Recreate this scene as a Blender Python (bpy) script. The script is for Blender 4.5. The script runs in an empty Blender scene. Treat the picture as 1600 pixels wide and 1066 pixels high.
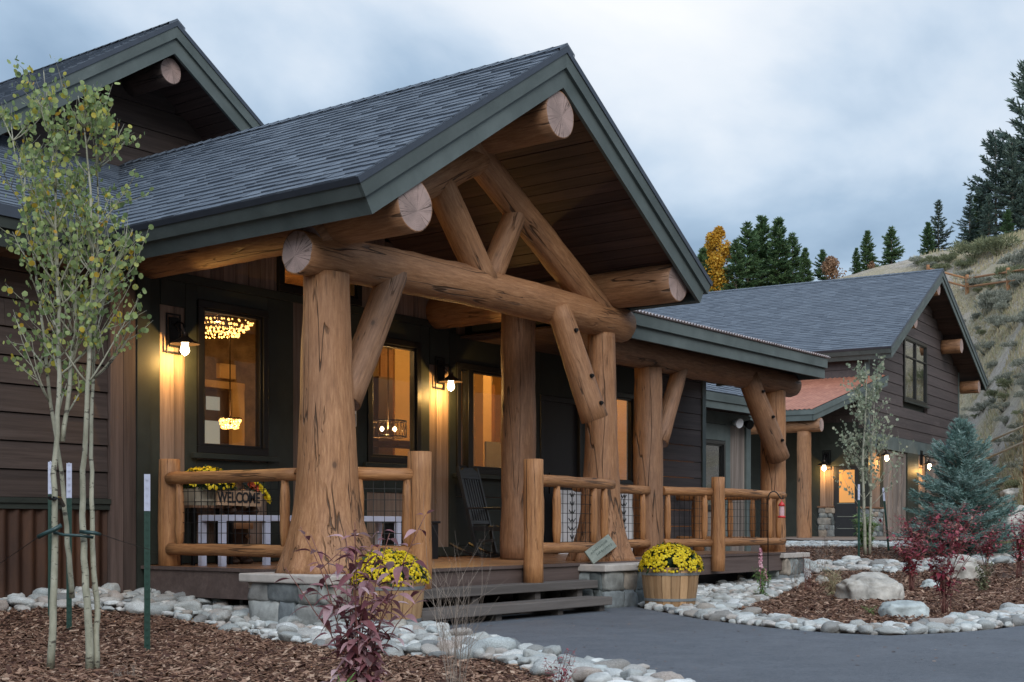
import bpy, bmesh, math, random
from mathutils import Vector, Matrix, Quaternion, noise
from mathutils.geometry import tessellate_polygon
R = math.radians
random.seed(7)
rnd = random.random
def ru(a, b): return a + (b - a) * random.random()
scene = bpy.context.scene
C = scene.collection

# ------------------------------------------------------------------ camera frame (world x runs along the porch front, y into the house)
F, HZ, ZC = 2073.0, 822.0, 0.89
UX, UY, VX, VY = .6062, .7954, -.7954, .6062
def cam2w(X, Y): return (UX * X + UY * Y, VX * X + VY * Y)
def w2cam(a, b): return (UX * a + VX * b, UY * a + VY * b)
def proj(a, b, z):
    X, Y = w2cam(a, b)
    if Y < .1: return (-9e9, 9e9)
    return (800 + F * X / Y, HZ - F * (z - ZC) / Y)
def onb(px, py, b):
    t = (px - 800) / F; a = b * (UY + UX * t) / (UX - UY * t); Y = UY * a + UX * b
    return a, ZC + (HZ - py) * Y / F
def atY(px, Y): return cam2w((px - 800) / F * Y, Y)
def ss(e0, e1, x):
    t = (x - e0) / (e1 - e0); t = 0 if t < 0 else 1 if t > 1 else t
    return t * t * (3 - 2 * t)
def lerp_tab(tab, x):
    if x <= tab[0][0]: return tab[0][1]
    for (x0, y0), (x1, y1) in zip(tab, tab[1:]):
        if x <= x1: return y0 + (y1 - y0) * (x - x0) / (x1 - x0)
    return tab[-1][1]
CREST = [(700, 540), (1000, 500), (1100, 475), (1300, 440), (1440, 412), (1600, 384), (1800, 350), (2600, 330)]
FOOT = [(1000, 60), (1450, 52), (1510, 50), (1600, 34), (1700, 28), (2600, 26)]
def terr(X, Y):
    base = .53 * ss(18, 34, Y)
    left = .2 * ss(-1.8, -4.2, X) * ss(10, 13, Y) * (1 - ss(18, 30, Y))
    h = 0
    if Y > 10:
        px = 800 + F * X / Y
        Y0 = lerp_tab(FOOT, px); yc = lerp_tab(CREST, px)
        h = (ZC + (HZ - yc) * 95 / F - .53) * ss(Y0, 95, Y)
        if h > .3: h += .5 * min(1, h / 4) * (noise.noise((X * .12, Y * .12, 0)) + .5 * noise.noise((X * .4, Y * .4, 3)))
    back = 27 * ss(-28, -95, Y) * (1 + .25 * noise.noise((X * .02, 5, 0))) if Y < -28 else 0
    if X > 32 and Y < 58: back += 30 * ss(32, 95, X) * ss(58, 34, Y)
    return base + left + h + back
def terw(a, b): return terr(*w2cam(a, b))
def hit(px, py, Y0=5.):
    Y = Y0
    while Y < 140:
        X = (px - 800) / F * Y
        z = ZC + (HZ - py) * Y / F
        if z <= terr(X, Y): break
        Y += .05 if Y < 30 else .2
    a, b = cam2w(X, Y)
    return Vector((a, b, terr(X, Y))), Y

# ------------------------------------------------------------------ object helpers
def tag(o, label, cat, group=None, kind=None):
    if label: o['label'] = label
    if cat: o['category'] = cat
    if group: o['group'] = group
    if kind: o['kind'] = kind
    return o
def empty(name, loc=(0, 0, 0), rz=0, label=None, cat=None, group=None, parent=None):
    o = bpy.data.objects.new(name, None); o.empty_display_size = .1
    o.location = loc; o.rotation_euler = (0, 0, rz); C.objects.link(o)
    if parent: o.parent = parent
    return tag(o, label, cat, group)
def wmat(o):
    m = Matrix.LocRotScale(o.location, o.rotation_euler, o.scale) if o.rotation_mode != 'QUATERNION' else Matrix.LocRotScale(o.location, o.rotation_quaternion, o.scale)
    if o.parent: return wmat(o.parent) @ o.matrix_parent_inverse @ m
    return m
def copy_tree(o, parent=None, loc=None, rz=None, label=None, sc=None):
    c = o.copy(); C.objects.link(c)
    if parent is not None: c.parent = parent
    if loc is not None: c.location = loc
    if rz is not None: c.rotation_euler = (c.rotation_euler[0], c.rotation_euler[1], rz)
    if sc is not None: c.scale = (sc, sc, sc)
    if label: c['label'] = label
    for ch in list(o.children): copy_tree(ch, c)
    return c
class MB:
    def __init__(s): s.v = []; s.f = []; s.m = []; s.r = []; s.sm = []
    def add(s, vs, fs, r=None, mi=0, sm=False):
        n = len(s.v); r = rnd() if r is None else r
        s.v.extend([tuple(p) for p in vs])
        for f in fs:
            s.f.append(tuple(i + n for i in f)); s.m.append(mi); s.r.append(r); s.sm.append(sm)
    def box(s, x0, x1, y0, y1, z0, z1, r=None, mi=0, M=None):
        vs = [Vector((x, y, z)) for z in (z0, z1) for y in (y0, y1) for x in (x0, x1)]
        if M: vs = [M @ p for p in vs]
        s.add(vs, [(0, 2, 3, 1), (4, 5, 7, 6), (0, 1, 5, 4), (2, 6, 7, 3), (1, 3, 7, 5), (0, 4, 6, 2)], r, mi)
    def prism(s, poly, ext, axis='y', r=None, mi=0):
        # poly: 2D points, extruded between ext[0], ext[1] along axis; axis y: (x,z); axis x: (y,z); axis z: (x,y)
        def P(p, e):
            return {'y': (p[0], e, p[1]), 'x': (e, p[0], p[1]), 'z': (p[0], p[1], e)}[axis]
        n = len(poly); vs = [P(p, ext[0]) for p in poly] + [P(p, ext[1]) for p in poly]
        fs = [(i, (i + 1) % n, n + (i + 1) % n, n + i) for i in range(n)]
        tri = tessellate_polygon([[Vector((p[0], p[1], 0)) for p in poly]])
        fs += [tuple(t) for t in tri] + [tuple(n + i for i in reversed(t)) for t in tri]
        s.add(vs, fs, r, mi)
    def tube(s, pts, rad, n=8, r=None, mi=0, cap=True, sm=True, mcap=None):
        pts = [Vector(p) for p in pts]; k = len(pts)
        if not isinstance(rad, (list, tuple)): rad = [rad] * k
        vs = []; up = None
        for i, p in enumerate(pts):
            d = (pts[min(i + 1, k - 1)] - pts[max(i - 1, 0)])
            if d.length < 1e-9: d = Vector((0, 0, 1))
            d.normalize()
            if up is None: up = d.orthogonal().normalized()
            up = (up - d * up.dot(d)); up = up.normalized() if up.length > 1e-6 else d.orthogonal().normalized()
            w = d.cross(up)
            for j in range(n):
                t = 2 * math.pi * j / n
                vs.append(p + (up * math.cos(t) + w * math.sin(t)) * rad[i])
        fs = [(i * n + j, i * n + (j + 1) % n, (i + 1) * n + (j + 1) % n, (i + 1) * n + j) for i in range(k - 1) for j in range(n)]
        rr = rnd() if r is None else r
        s.add(vs, fs, rr, mi, sm)
        if cap:
            b = len(s.v) - len(vs)
            for fc in (tuple(reversed(range(n))), tuple((k - 1) * n + j for j in range(n))):
                s.f.append(tuple(i + b for i in fc)); s.m.append(mi if mcap is None else mcap); s.r.append(rr); s.sm.append(False)
    def lathe(s, prof, n=24, c=(0, 0, 0), r=None, mi=0, sm=True):
        vs = []
        for (q, z) in prof:
            for j in range(n):
                t = 2 * math.pi * j / n; vs.append((c[0] + q * math.cos(t), c[1] + q * math.sin(t), c[2] + z))
        k = len(prof)
        s.add(vs, [(i * n + j, i * n + (j + 1) % n, (i + 1) * n + (j + 1) % n, (i + 1) * n + j) for i in range(k - 1) for j in range(n)], r, mi, sm)
    def build(s, name, mats, parent=None, world=False, bevel=0, loc=None):
        me = bpy.data.meshes.new(name); me.from_pydata(s.v, [], s.f)
        if not isinstance(mats, (list, tuple)): mats = [mats]
        for m in mats: me.materials.append(m)
        me.polygons.foreach_set('material_index', s.m)
        me.polygons.foreach_set('use_smooth', s.sm)
        at = me.attributes.new('rnd', 'FLOAT', 'FACE'); at.data.foreach_set('value', s.r)
        me.update()
        o = bpy.data.objects.new(name, me); C.objects.link(o)
        if loc is not None: o.location = loc
        if parent is not None:
            o.parent = parent
            if world: o.matrix_parent_inverse = wmat(parent).inverted()
        if bevel:
            b = o.modifiers.new('b', 'BEVEL'); b.width = bevel; b.segments = 2; b.limit_method = 'ANGLE'
        return o

# ------------------------------------------------------------------ materials
def newmat(name):
    m = bpy.data.materials.new(name); m.use_nodes = True
    nt = m.node_tree; return m, nt, nt.nodes['Principled BSDF']
def N(nt, t, **k):
    n = nt.nodes.new(t)
    for a, b in k.items():
        if a in ('inputs',):
            for i, v in b.items(): n.inputs[i].default_value = v
        else: setattr(n, a, b)
    return n
def coord(nt, scale=(1, 1, 1), kind='Object'):
    tc = N(nt, 'ShaderNodeTexCoord'); mp = N(nt, 'ShaderNodeMapping'); mp.inputs['Scale'].default_value = scale
    nt.links.new(tc.outputs[kind], mp.inputs[0]); return mp.outputs[0]
def nz(nt, v, scale=5, detail=4, rough=.55, dist=0):
    n = N(nt, 'ShaderNodeTexNoise'); n.inputs['Scale'].default_value = scale; n.inputs['Detail'].default_value = detail
    n.inputs['Roughness'].default_value = rough; n.inputs['Distortion'].default_value = dist
    nt.links.new(v, n.inputs['Vector']); return n.outputs['Fac']
def ramp(nt, fac, stops, interp='LINEAR'):
    n = N(nt, 'ShaderNodeValToRGB'); cr = n.color_ramp; cr.interpolation = interp
    while len(cr.elements) < len(stops): cr.elements.new(.5)
    for e, (p, c) in zip(cr.elements, stops):
        e.position = p; e.color = (*c, 1) if len(c) == 3 else c
    nt.links.new(fac, n.inputs[0]); return n.outputs[0]
def mix(nt, fac, a, b, mode='MIX'):
    n = N(nt, 'ShaderNodeMix', data_type='RGBA', blend_type=mode)
    for sock, v in ((n.inputs[0], fac), (n.inputs[6], a), (n.inputs[7], b)):
        if isinstance(v, bpy.types.NodeSocket): nt.links.new(v, sock)
        elif isinstance(v, (int, float)): sock.default_value = v
        else: sock.default_value = (*v, 1)
    return n.outputs[2]
def mth(nt, op, a, b=0, c=None):
    n = N(nt, 'ShaderNodeMath', operation=op)
    for i, v in enumerate((a, b) if c is None else (a, b, c)):
        if isinstance(v, bpy.types.NodeSocket): nt.links.new(v, n.inputs[i])
        else: n.inputs[i].default_value = v
    return n.outputs[0]
def attr(nt): return N(nt, 'ShaderNodeAttribute', attribute_name='rnd').outputs['Fac']
def bump(nt, bs, h, strength=.4, dist=.01):
    n = N(nt, 'ShaderNodeBump'); n.inputs['Strength'].default_value = strength; n.inputs['Distance'].default_value = dist
    nt.links.new(h, n.inputs['Height']); nt.links.new(n.outputs[0], bs.inputs['Normal'])
def val3(nt, f): return ramp(nt, f, [(0, (0, 0, 0)), (1, (1, 1, 1))])

def mat_log(name, base, light, dark, end=False, crack=1.0):
    m, nt, bs = newmat(name)
    v = coord(nt, (1, 1, .10)); fine = nz(nt, v, 46, 6, .75)
    big = nz(nt, coord(nt, (1, 1, .45)), 2.2, 4, .6, .6)
    oi = N(nt, 'ShaderNodeObjectInfo').outputs['Random']
    col = ramp(nt, fine, [(.28, tuple(c * .55 for c in base)), (.47, base), (.60, tuple((a_ + b_) / 2 for a_, b_ in zip(base, light))), (.74, light)])
    grey = ramp(nt, nz(nt, coord(nt, (1, 1, .5)), 1.1, 3, .6), [(.45, (0, 0, 0)), (.7, (.4, .4, .4))])
    col = mix(nt, grey, col, tuple(.45 * c + .10 for c in base))
    col = mix(nt, ramp(nt, big, [(.38, (0, 0, 0)), (.72, (.75, .75, .75))]), col, mix(nt, .6, col, dark))
    ck = nz(nt, coord(nt, (1, 1, .07)), 7.5, 2, .4, .25)
    line = mth(nt, 'ABSOLUTE', mth(nt, 'SUBTRACT', ck, .5))
    msk = nz(nt, coord(nt, (1, 1, .3)), 1.6, 2)
    cr = mth(nt, 'MULTIPLY', ramp(nt, line, [(.0, (1, 1, 1)), (.007 * crack, (1, 1, 1)), (.013 * crack, (0, 0, 0))]), ramp(nt, msk, [(.44, (0, 0, 0)), (.5, (1, 1, 1))]))
    ck2 = nz(nt, coord(nt, (1, 1, .05)), 17, 2, .5, .15)
    cr2 = mth(nt, 'MULTIPLY', ramp(nt, mth(nt, 'ABSOLUTE', mth(nt, 'SUBTRACT', ck2, .5)), [(.0, (.8, .8, .8)), (.012, (0, 0, 0))]), ramp(nt, nz(nt, coord(nt, (1, 1, .4)), 3.1, 2), [(.5, (0, 0, 0)), (.56, (1, 1, 1))]))
    cr = mth(nt, 'MAXIMUM', cr, cr2)
    col = mix(nt, mth(nt, 'MULTIPLY', cr, .85), col, tuple(c * .12 for c in base))
    # knots
    vo = N(nt, 'ShaderNodeTexVoronoi', feature='F1'); vo.inputs['Scale'].default_value = 2.3
    nt.links.new(coord(nt, (1, 1, .7)), vo.inputs['Vector'])
    kn = ramp(nt, vo.outputs['Distance'], [(.0, (1, 1, 1)), (.035, (.9, .9, .9)), (.06, (.3, .3, .3)), (.13, (0, 0, 0))])
    col = mix(nt, mth(nt, 'MULTIPLY', kn, .8), col, tuple(c * .25 for c in dark))
    col = mix(nt, 1, col, ramp(nt, oi, [(0, (.86, .84, .82)), (1, (1.08, 1.06, 1.03))]), 'MULTIPLY')
    nt.links.new(col, bs.inputs['Base Color']); bs.inputs['Roughness'].default_value = .62
    h = mth(nt, 'SUBTRACT', mth(nt, 'ADD', mth(nt, 'MULTIPLY', fine, .25), mth(nt, 'MULTIPLY', big, .8)), mth(nt, 'MULTIPLY', cr, 1.4))
    bump(nt, bs, h, .75, .025)
    return m
def mat_endgrain():
    m, nt, bs = newmat('log_end_grain')
    tc = N(nt, 'ShaderNodeTexCoord'); sp = N(nt, 'ShaderNodeSeparateXYZ'); nt.links.new(tc.outputs['Object'], sp.inputs[0])
    cb = N(nt, 'ShaderNodeCombineXYZ'); oi = N(nt, 'ShaderNodeObjectInfo').outputs['Random']; nt.links.new(mth(nt, 'ADD', sp.outputs[0], mth(nt, 'MULTIPLY_ADD', oi, .10, -.05)), cb.inputs[0]); nt.links.new(mth(nt, 'ADD', sp.outputs[1], mth(nt, 'MULTIPLY_ADD', mth(nt, 'FRACT', mth(nt, 'MULTIPLY', oi, 9.7)), .10, -.05)), cb.inputs[1])
    ln = N(nt, 'ShaderNodeVectorMath', operation='LENGTH'); nt.links.new(cb.outputs[0], ln.inputs[0]); r = ln.outputs['Value']
    nm = N(nt, 'ShaderNodeVectorMath', operation='NORMALIZE'); nt.links.new(cb.outputs[0], nm.inputs[0])
    wob = nz(nt, cb.outputs[0], 6, 3)
    rings = mth(nt, 'SINE', mth(nt, 'ADD', mth(nt, 'MULTIPLY', r, 420), mth(nt, 'MULTIPLY', wob, 22)))
    av = N(nt, 'ShaderNodeVectorMath', operation='ADD'); ov = N(nt, 'ShaderNodeCombineXYZ'); nt.links.new(mth(nt, 'MULTIPLY', oi, 40), ov.inputs[2]); nt.links.new(nm.outputs[0], av.inputs[0]); nt.links.new(ov.outputs[0], av.inputs[1]); a1 = nz(nt, av.outputs[0], 2.1, 3, .6, .3)
    crk = ramp(nt, mth(nt, 'ABSOLUTE', mth(nt, 'SUBTRACT', mth(nt, 'ADD', a1, mth(nt, 'MULTIPLY', mth(nt, 'SUBTRACT', nz(nt, cb.outputs[0], 14, 2), .5), .05)), .5)), [(0, (1, 1, 1)), (.004, (.9, .9, .9)), (.011, (0, 0, 0))])
    a2 = nz(nt, av.outputs[0], 5, 2, .5)
    crk2 = mth(nt, 'MULTIPLY', ramp(nt, mth(nt, 'ABSOLUTE', mth(nt, 'SUBTRACT', a2, .40)), [(0, (.15, .15, .15)), (.006, (0, 0, 0))]), ramp(nt, r, [(.05, (1, 1, 1)), (.13, (0, 0, 0))]))
    col = mix(nt, mth(nt, 'MULTIPLY_ADD', rings, .12, .15), (.42, .30, .265), (.27, .185, .16))
    col = mix(nt, ramp(nt, nz(nt, cb.outputs[0], 3.5, 4, .6), [(.42, (0, 0, 0)), (.62, (.85, .85, .85))]), col, (.24, .175, .155))
    col = mix(nt, mth(nt, 'MULTIPLY', mth(nt, 'MAXIMUM', crk, crk2), .85), col, (.05, .03, .02))
    nt.links.new(col, bs.inputs['Base Color']); bs.inputs['Roughness'].default_value = .8
    bump(nt, bs, mth(nt, 'SUBTRACT', mth(nt, 'MULTIPLY', rings, .1), mth(nt, 'MAXIMUM', crk, crk2)), .4, .01)
    return m
def mat_plank(name, lo, hi, gs=(1.2, 30, 30), rough=.75, rv=.3, bumpy=.35, knots=0, spec=.3):
    """board material: gs = grain scale per object axis, rv = board to board variation"""
    m, nt, bs = newmat(name)
    rv_ = attr(nt)
    tc = N(nt, 'ShaderNodeTexCoord'); ad = N(nt, 'ShaderNodeVectorMath', operation='ADD'); sc_ = N(nt, 'ShaderNodeVectorMath', operation='SCALE')
    cbn = N(nt, 'ShaderNodeCombineXYZ'); nt.links.new(rv_, cbn.inputs[0]); nt.links.new(rv_, cbn.inputs[1]); nt.links.new(rv_, cbn.inputs[2])
    nt.links.new(cbn.outputs[0], sc_.inputs[0]); sc_.inputs[3].default_value = 37
    nt.links.new(tc.outputs['Object'], ad.inputs[0]); nt.links.new(sc_.outputs[0], ad.inputs[1])
    mp = N(nt, 'ShaderNodeMapping'); mp.inputs['Scale'].default_value = gs; nt.links.new(ad.outputs[0], mp.inputs[0])
    g = nz(nt, mp.outputs[0], 1, 6, .65, .4)
    mp2 = N(nt, 'ShaderNodeMapping'); mp2.inputs['Scale'].default_value = tuple(s * .22 for s in gs); nt.links.new(ad.outputs[0], mp2.inputs[0])
    g2 = nz(nt, mp2.outputs[0], 1, 3, .5, .8)
    col = ramp(nt, g, [(.28, lo), (.72, hi)])
    col = mix(nt, ramp(nt, g2, [(.35, (0, 0, 0)), (.75, (.55, .55, .55))]), col, tuple(c * .6 for c in lo))
    v = mth(nt, 'MULTIPLY_ADD', rv_, 2 * rv, 1 - rv)
    cb2 = N(nt, 'ShaderNodeCombineColor')
    for i in range(3): nt.links.new(v, cb2.inputs[i])
    col = mix(nt, 1, col, cb2.outputs[0], 'MULTIPLY')
    nt.links.new(col, bs.inputs['Base Color']); bs.inputs['Roughness'].default_value = rough
    bs.inputs['Specular IOR Level'].default_value = spec
    bump(nt, bs, g, bumpy, .006)
    return m
def mat_flat(name, col, rough=.6, metal=0, spec=.5, var=.12, scale=6, bmp=.15, coat=0):
    m, nt, bs = newmat(name)
    n = nz(nt, coord(nt), scale, 5, .6)
    c = ramp(nt, n, [(.25, tuple(x * (1 - var) for x in col)), (.75, tuple(x * (1 + var) for x in col))])
    nt.links.new(c, bs.inputs['Base Color']); bs.inputs['Roughness'].default_value = rough; bs.inputs['Metallic'].default_value = metal
    bs.inputs['Specular IOR Level'].default_value = spec; bs.inputs['Coat Weight'].default_value = coat
    if bmp: bump(nt, bs, nz(nt, coord(nt), scale * 8, 4), bmp, .004)
    return m
def mat_rnd(name, stops, rough=.8, noise_amt=.3, nscale=20, bmp=.3, spec=.3, trans=0, objrand=True):
    """colour picked by per-face random (plus per-object random)"""
    m, nt, bs = newmat(name)
    f = attr(nt)
    if objrand:
        f = mth(nt, 'FRACT', mth(nt, 'ADD', f, mth(nt, 'MULTIPLY', N(nt, 'ShaderNodeObjectInfo').outputs['Random'], 7.3)))
    col = ramp(nt, f, stops)
    n = nz(nt, coord(nt), nscale, 5, .65)
    col = mix(nt, noise_amt, col, ramp(nt, n, [(.30, (.12, .12, .12)), (.70, (1.35, 1.35, 1.35))]), 'MULTIPLY')
    nt.links.new(col, bs.inputs['Base Color']); bs.inputs['Roughness'].default_value = rough; bs.inputs['Specular IOR Level'].default_value = spec
    if bmp: bump(nt, bs, n, bmp, .02)
    if trans:
        out = nt.nodes['Material Output']; tr = N(nt, 'ShaderNodeBsdfTranslucent'); ms = N(nt, 'ShaderNodeMixShader'); ms.inputs[0].default_value = trans
        nt.links.new(col, tr.inputs[0]); nt.links.new(bs.outputs[0], ms.inputs[1]); nt.links.new(tr.outputs[0], ms.inputs[2]); nt.links.new(ms.outputs[0], out.inputs[0])
    return m
def mat_emit(name, col, s):
    m, nt, bs = newmat(name)
    bs.inputs['Base Color'].default_value = (*col, 1); bs.inputs['Emission Color'].default_value = (*col, 1); bs.inputs['Emission Strength'].default_value = s
    return m
def mat_glass(name, tint=(.9, .9, .88), refl=.06):
    m, nt, bs = newmat(name); nt.nodes.remove(bs); out = nt.nodes['Material Output']
    tr = N(nt, 'ShaderNodeBsdfTransparent'); tr.inputs[0].default_value = (*tint, 1)
    gl = N(nt, 'ShaderNodeBsdfGlossy'); gl.inputs['Roughness'].default_value = .015; gl.inputs[0].default_value = (1, 1, 1, 1)
    bn = N(nt, 'ShaderNodeBump'); bn.inputs['Strength'].default_value = .04; bn.inputs['Distance'].default_value = .02
    nt.links.new(nz(nt, coord(nt), 1.3, 2), bn.inputs['Height']); nt.links.new(bn.outputs[0], gl.inputs['Normal'])
    lw = N(nt, 'ShaderNodeLayerWeight'); lw.inputs[0].default_value = .5; fac_ = mth(nt, 'MULTIPLY_ADD', mth(nt, 'POWER', lw.outputs['Facing'], 4.0), .9, .03)
    ms = N(nt, 'ShaderNodeMixShader'); nt.links.new(mth(nt, 'ADD', fac_, refl), ms.inputs[0])
    nt.links.new(tr.outputs[0], ms.inputs[1]); nt.links.new(gl.outputs[0], ms.inputs[2]); nt.links.new(ms.outputs[0], out.inputs[0])
    return m

LOG = mat_log('stained_log', (.315, .150, .066), (.50, .275, .140), (.175, .078, .036))
LOGR = mat_log('rail_log', (.34, .155, .058), (.52, .27, .115), (.19, .08, .032), crack=.6)
LOGD = mat_log('weathered_log', (.235, .118, .060), (.38, .215, .120), (.125, .062, .034))
END = mat_endgrain()
GREEN = mat_plank('green_trim', (.075, .094, .090), (.125, .150, .146), (2.5, 2.5, 2.5), .6, .10, .15)
GREEND = mat_plank('dark_green_trim', (.024, .029, .024), (.042, .048, .040), (3, 3, 3), .55, .10, .15)
SIDE = mat_plank('brown_siding', (.042, .030, .026), (.092, .068, .060), (1.4, 30, 34), .62, .16, .3)
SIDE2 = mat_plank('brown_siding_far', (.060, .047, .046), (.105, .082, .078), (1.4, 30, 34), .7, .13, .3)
SOFF = mat_plank('soffit_boards', (.045, .028, .025), (.095, .058, .050), (30, 1.2, 30), .6, .22, .3)
BARND = mat_plank('dark_barn_wood', (.055, .038, .033), (.135, .095, .082), (26, 26, 1.1), .8, .22, .5)
BARN = mat_plank('barn_wood', (.15, .10, .075), (.36, .26, .20), (26, 26, 1.1), .8, .22, .5)
BARNG = mat_plank('grey_barn_wood', (.13, .105, .09), (.31, .26, .23), (26, 26, 1.1), .85, .25, .5)
DECK = mat_plank('deck_boards', (.075, .052, .046), (.13, .095, .085), (1.1, 26, 26), .5, .14, .25, spec=.4)
DECKW = mat_plank('deck_stained', (.24, .12, .062), (.36, .19, .10), (1.1, 26, 26), .4, .12, .2, spec=.5)
STEP = mat_plank('step_boards', (.098, .085, .078), (.165, .148, .138), (1.1, 26, 22), .75, .10, .5)
BARREL = mat_plank('barrel_staves', (.30, .17, .082), (.50, .32, .175), (26, 26, 1.6), .6, .22, .3)
GREYW = mat_plank('grey_weathered_board', (.16, .18, .16), (.30, .33, .29), (3, 22, 22), .8, .1, .5)
BLACKM = mat_flat('black_metal', (.012, .012, .013), .4, .6)
BLACKP = mat_flat('black_paint', (.014, .015, .018), .38)
FRAME = mat_flat('window_black', (.010, .010, .010), .35)
DRIP = mat_flat('slate_metal_edge', (.055, .066, .085), .45, .3)
WHITEM = mat_flat('pale_blue_metal', (.50, .53, .66), .5)
WHITE = mat_flat('white_paint', (.72, .72, .74), .6)
WIRE = mat_flat('wire', (.02, .02, .02), .5, .5)
GLASS = mat_glass('window_glass')
STONE = mat_rnd('field_stone', [(0, (.10, .115, .115)), (.2, (.28, .31, .31)), (.4, (.17, .19, .20)), (.55, (.36, .30, .24)), (.7, (.24, .27, .27)), (.85, (.40, .40, .38)), (1, (.15, .165, .17))], .8, .5, 7, .7)
MORTAR = mat_flat('mortar', (.12, .115, .105), .95, bmp=.5, scale=14)
CAPS = mat_flat('cap_stone', (.43, .39, .355), .85, var=.22, scale=7, bmp=.6)
COB = mat_rnd('cobble', [(0, (.27, .27, .26)), (.15, (.50, .51, .49)), (.3, (.34, .36, .355)), (.45, (.60, .61, .59)), (.58, (.42, .36, .32)), (.7, (.46, .50, .50)), (.82, (.66, .67, .66)), (.92, (.36, .32, .28)), (1, (.22, .235, .24))], .75, .5, 11, .5)
BOULD = mat_rnd('boulder', [(0, (.34, .32, .28)), (.5, (.52, .49, .44)), (1, (.42, .40, .37))], .85, .85, 3.2, 1.0)
BOULDW = mat_rnd('pale_boulder', [(0, (.44, .49, .49)), (1, (.55, .60, .59))], .8, .6, 4.5, .9)
MULCH = mat_rnd('bark_chips', [(0, (.060, .026, .020)), (.35, (.115, .058, .038)), (.62, (.20, .108, .070)), (.85, (.32, .195, .135)), (1, (.48, .34, .25))], .85, .35, 30, .2, objrand=False)
ASPH = None
def mat_asphalt():
    m, nt, bs = newmat('asphalt'); v = coord(nt)
    fine = nz(nt, v, 75, 6, .8); mid = nz(nt, v, 3.2, 5, .6); big = nz(nt, coord(nt, (1, .35, 1)), .8, 3)
    col = ramp(nt, fine, [(.32, (.045, .052, .066)), (.68, (.150, .168, .196))])
    col = mix(nt, ramp(nt, mid, [(.40, (0, 0, 0)), (.62, (.75, .75, .75))]), col, (.13, .143, .165))
    col = mix(nt, ramp(nt, big, [(.45, (0, 0, 0)), (.65, (.5, .5, .5))]), col, (.078, .088, .105))
    sp2 = nz(nt, v, 22, 4, .8); col = mix(nt, ramp(nt, sp2, [(.55, (0, 0, 0)), (.70, (.7, .7, .7))]), col, (.165, .182, .21)); col = mix(nt, ramp(nt, sp2, [(.30, (.7, .7, .7)), (.42, (0, 0, 0))]), col, (.026, .031, .040))
    nt.links.new(col, bs.inputs['Base Color']); bs.inputs['Roughness'].default_value = .72; bs.inputs['Specular IOR Level'].default_value = .5
    bump(nt, bs, fine, .9, .012); return m
ASPH = mat_asphalt()
def mat_soil():
    m, nt, bs = newmat('soil'); v = coord(nt)
    n = nz(nt, v, 18, 6, .7); col = ramp(nt, n, [(.3, (.035, .022, .016)), (.7, (.12, .072, .05))])
    nt.links.new(col, bs.inputs['Base Color']); bs.inputs['Roughness'].default_value = .95; bump(nt, bs, n, .9, .03); return m
SOIL = mat_soil()
def mat_hill():
    m, nt, bs = newmat('hill_scrub'); v = coord(nt)
    n = nz(nt, v, .16, 6, .65); n2 = nz(nt, v, 1.1, 6, .7); n3 = nz(nt, v, 6, 5, .7)
    c1 = ramp(nt, n2, [(.3, (.24, .205, .135)), (.5, (.42, .36, .26)), (.7, (.30, .275, .17))])
    c2 = ramp(nt, n2, [(.3, (.33, .29, .25)), (.7, (.50, .44, .39))])
    col = mix(nt, ramp(nt, n, [(.47, (0, 0, 0)), (.58, (1, 1, 1))]), c1, c2)
    col = mix(nt, .5, col, ramp(nt, n3, [(.3, (.45, .45, .42)), (.7, (1.2, 1.2, 1.15))]), 'MULTIPLY')
    nt.links.new(col, bs.inputs['Base Color']); bs.inputs['Roughness'].default_value = .95; bump(nt, bs, n3, .9, .2); return m
HILL = mat_hill()
def mat_shingle():
    m, nt, bs = newmat('asphalt_shingles')
    f = attr(nt); g = nz(nt, coord(nt), 120, 3, .7)
    col = ramp(nt, f, [(0, (.070, .088, .116)), (.35, (.080, .100, .130)), (.7, (.092, .114, .146)), (1, (.112, .136, .170))])
    col = mix(nt, .6, col, ramp(nt, g, [(.3, (.5, .5, .5)), (.7, (1.35, 1.35, 1.35))]), 'MULTIPLY')
    nt.links.new(col, bs.inputs['Base Color']); bs.inputs['Roughness'].default_value = .62; bs.inputs['Specular IOR Level'].default_value = .6
    bump(nt, bs, g, .4, .004); return m
SHING = mat_shingle()
def mat_metal_rust(name, c1, c2, c3, rough=.6, metal=.3):
    m, nt, bs = newmat(name)
    n = nz(nt, coord(nt, (1, 1, .35)), 3.2, 6, .65); col = ramp(nt, n, [(.3, c1), (.55, c2), (.75, c3)])
    nt.links.new(col, bs.inputs['Base Color']); bs.inputs['Roughness'].default_value = rough; bs.inputs['Metallic'].default_value = metal
    bump(nt, bs, nz(nt, coord(nt), 40, 4), .2, .003); return m
RUST = mat_metal_rust('rusted_corrugated', (.026, .011, .007), (.062, .026, .013), (.11, .045, .02))
COPPER = mat_metal_rust('copper_roof', (.27, .105, .065), (.36, .145, .092), (.46, .22, .14), .5, .15)
CORR = mat_metal_rust('corrugated_roof', (.30, .26, .26), (.45, .40, .40), (.35, .20, .15), .4, .6)
PLAST = mat_flat('interior_plaster', (.60, .36, .12), .9, var=.06)
PLASTW = mat_flat('interior_pale_wall', (.72, .50, .24), .9, var=.05)
INTWOOD = mat_plank('interior_wood', (.22, .10, .04), (.40, .21, .09), (20, 20, 1.2), .6)
FLOORW = mat_plank('interior_floor', (.2, .1, .05), (.3, .17, .09), (1.2, 20, 20), .4)
BULB = mat_emit('lamp_bulb', (1.0, .80, .50), 14)
BEAD = mat_emit('chandelier_beads', (1.0, .56, .16), 2.6)
YEL = mat_rnd('yellow_petals', [(0, (.60, .42, .01)), (.5, (.80, .62, .015)), (1, (.86, .72, .06))], .6, .1, 30, 0, trans=.25, objrand=False)
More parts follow.
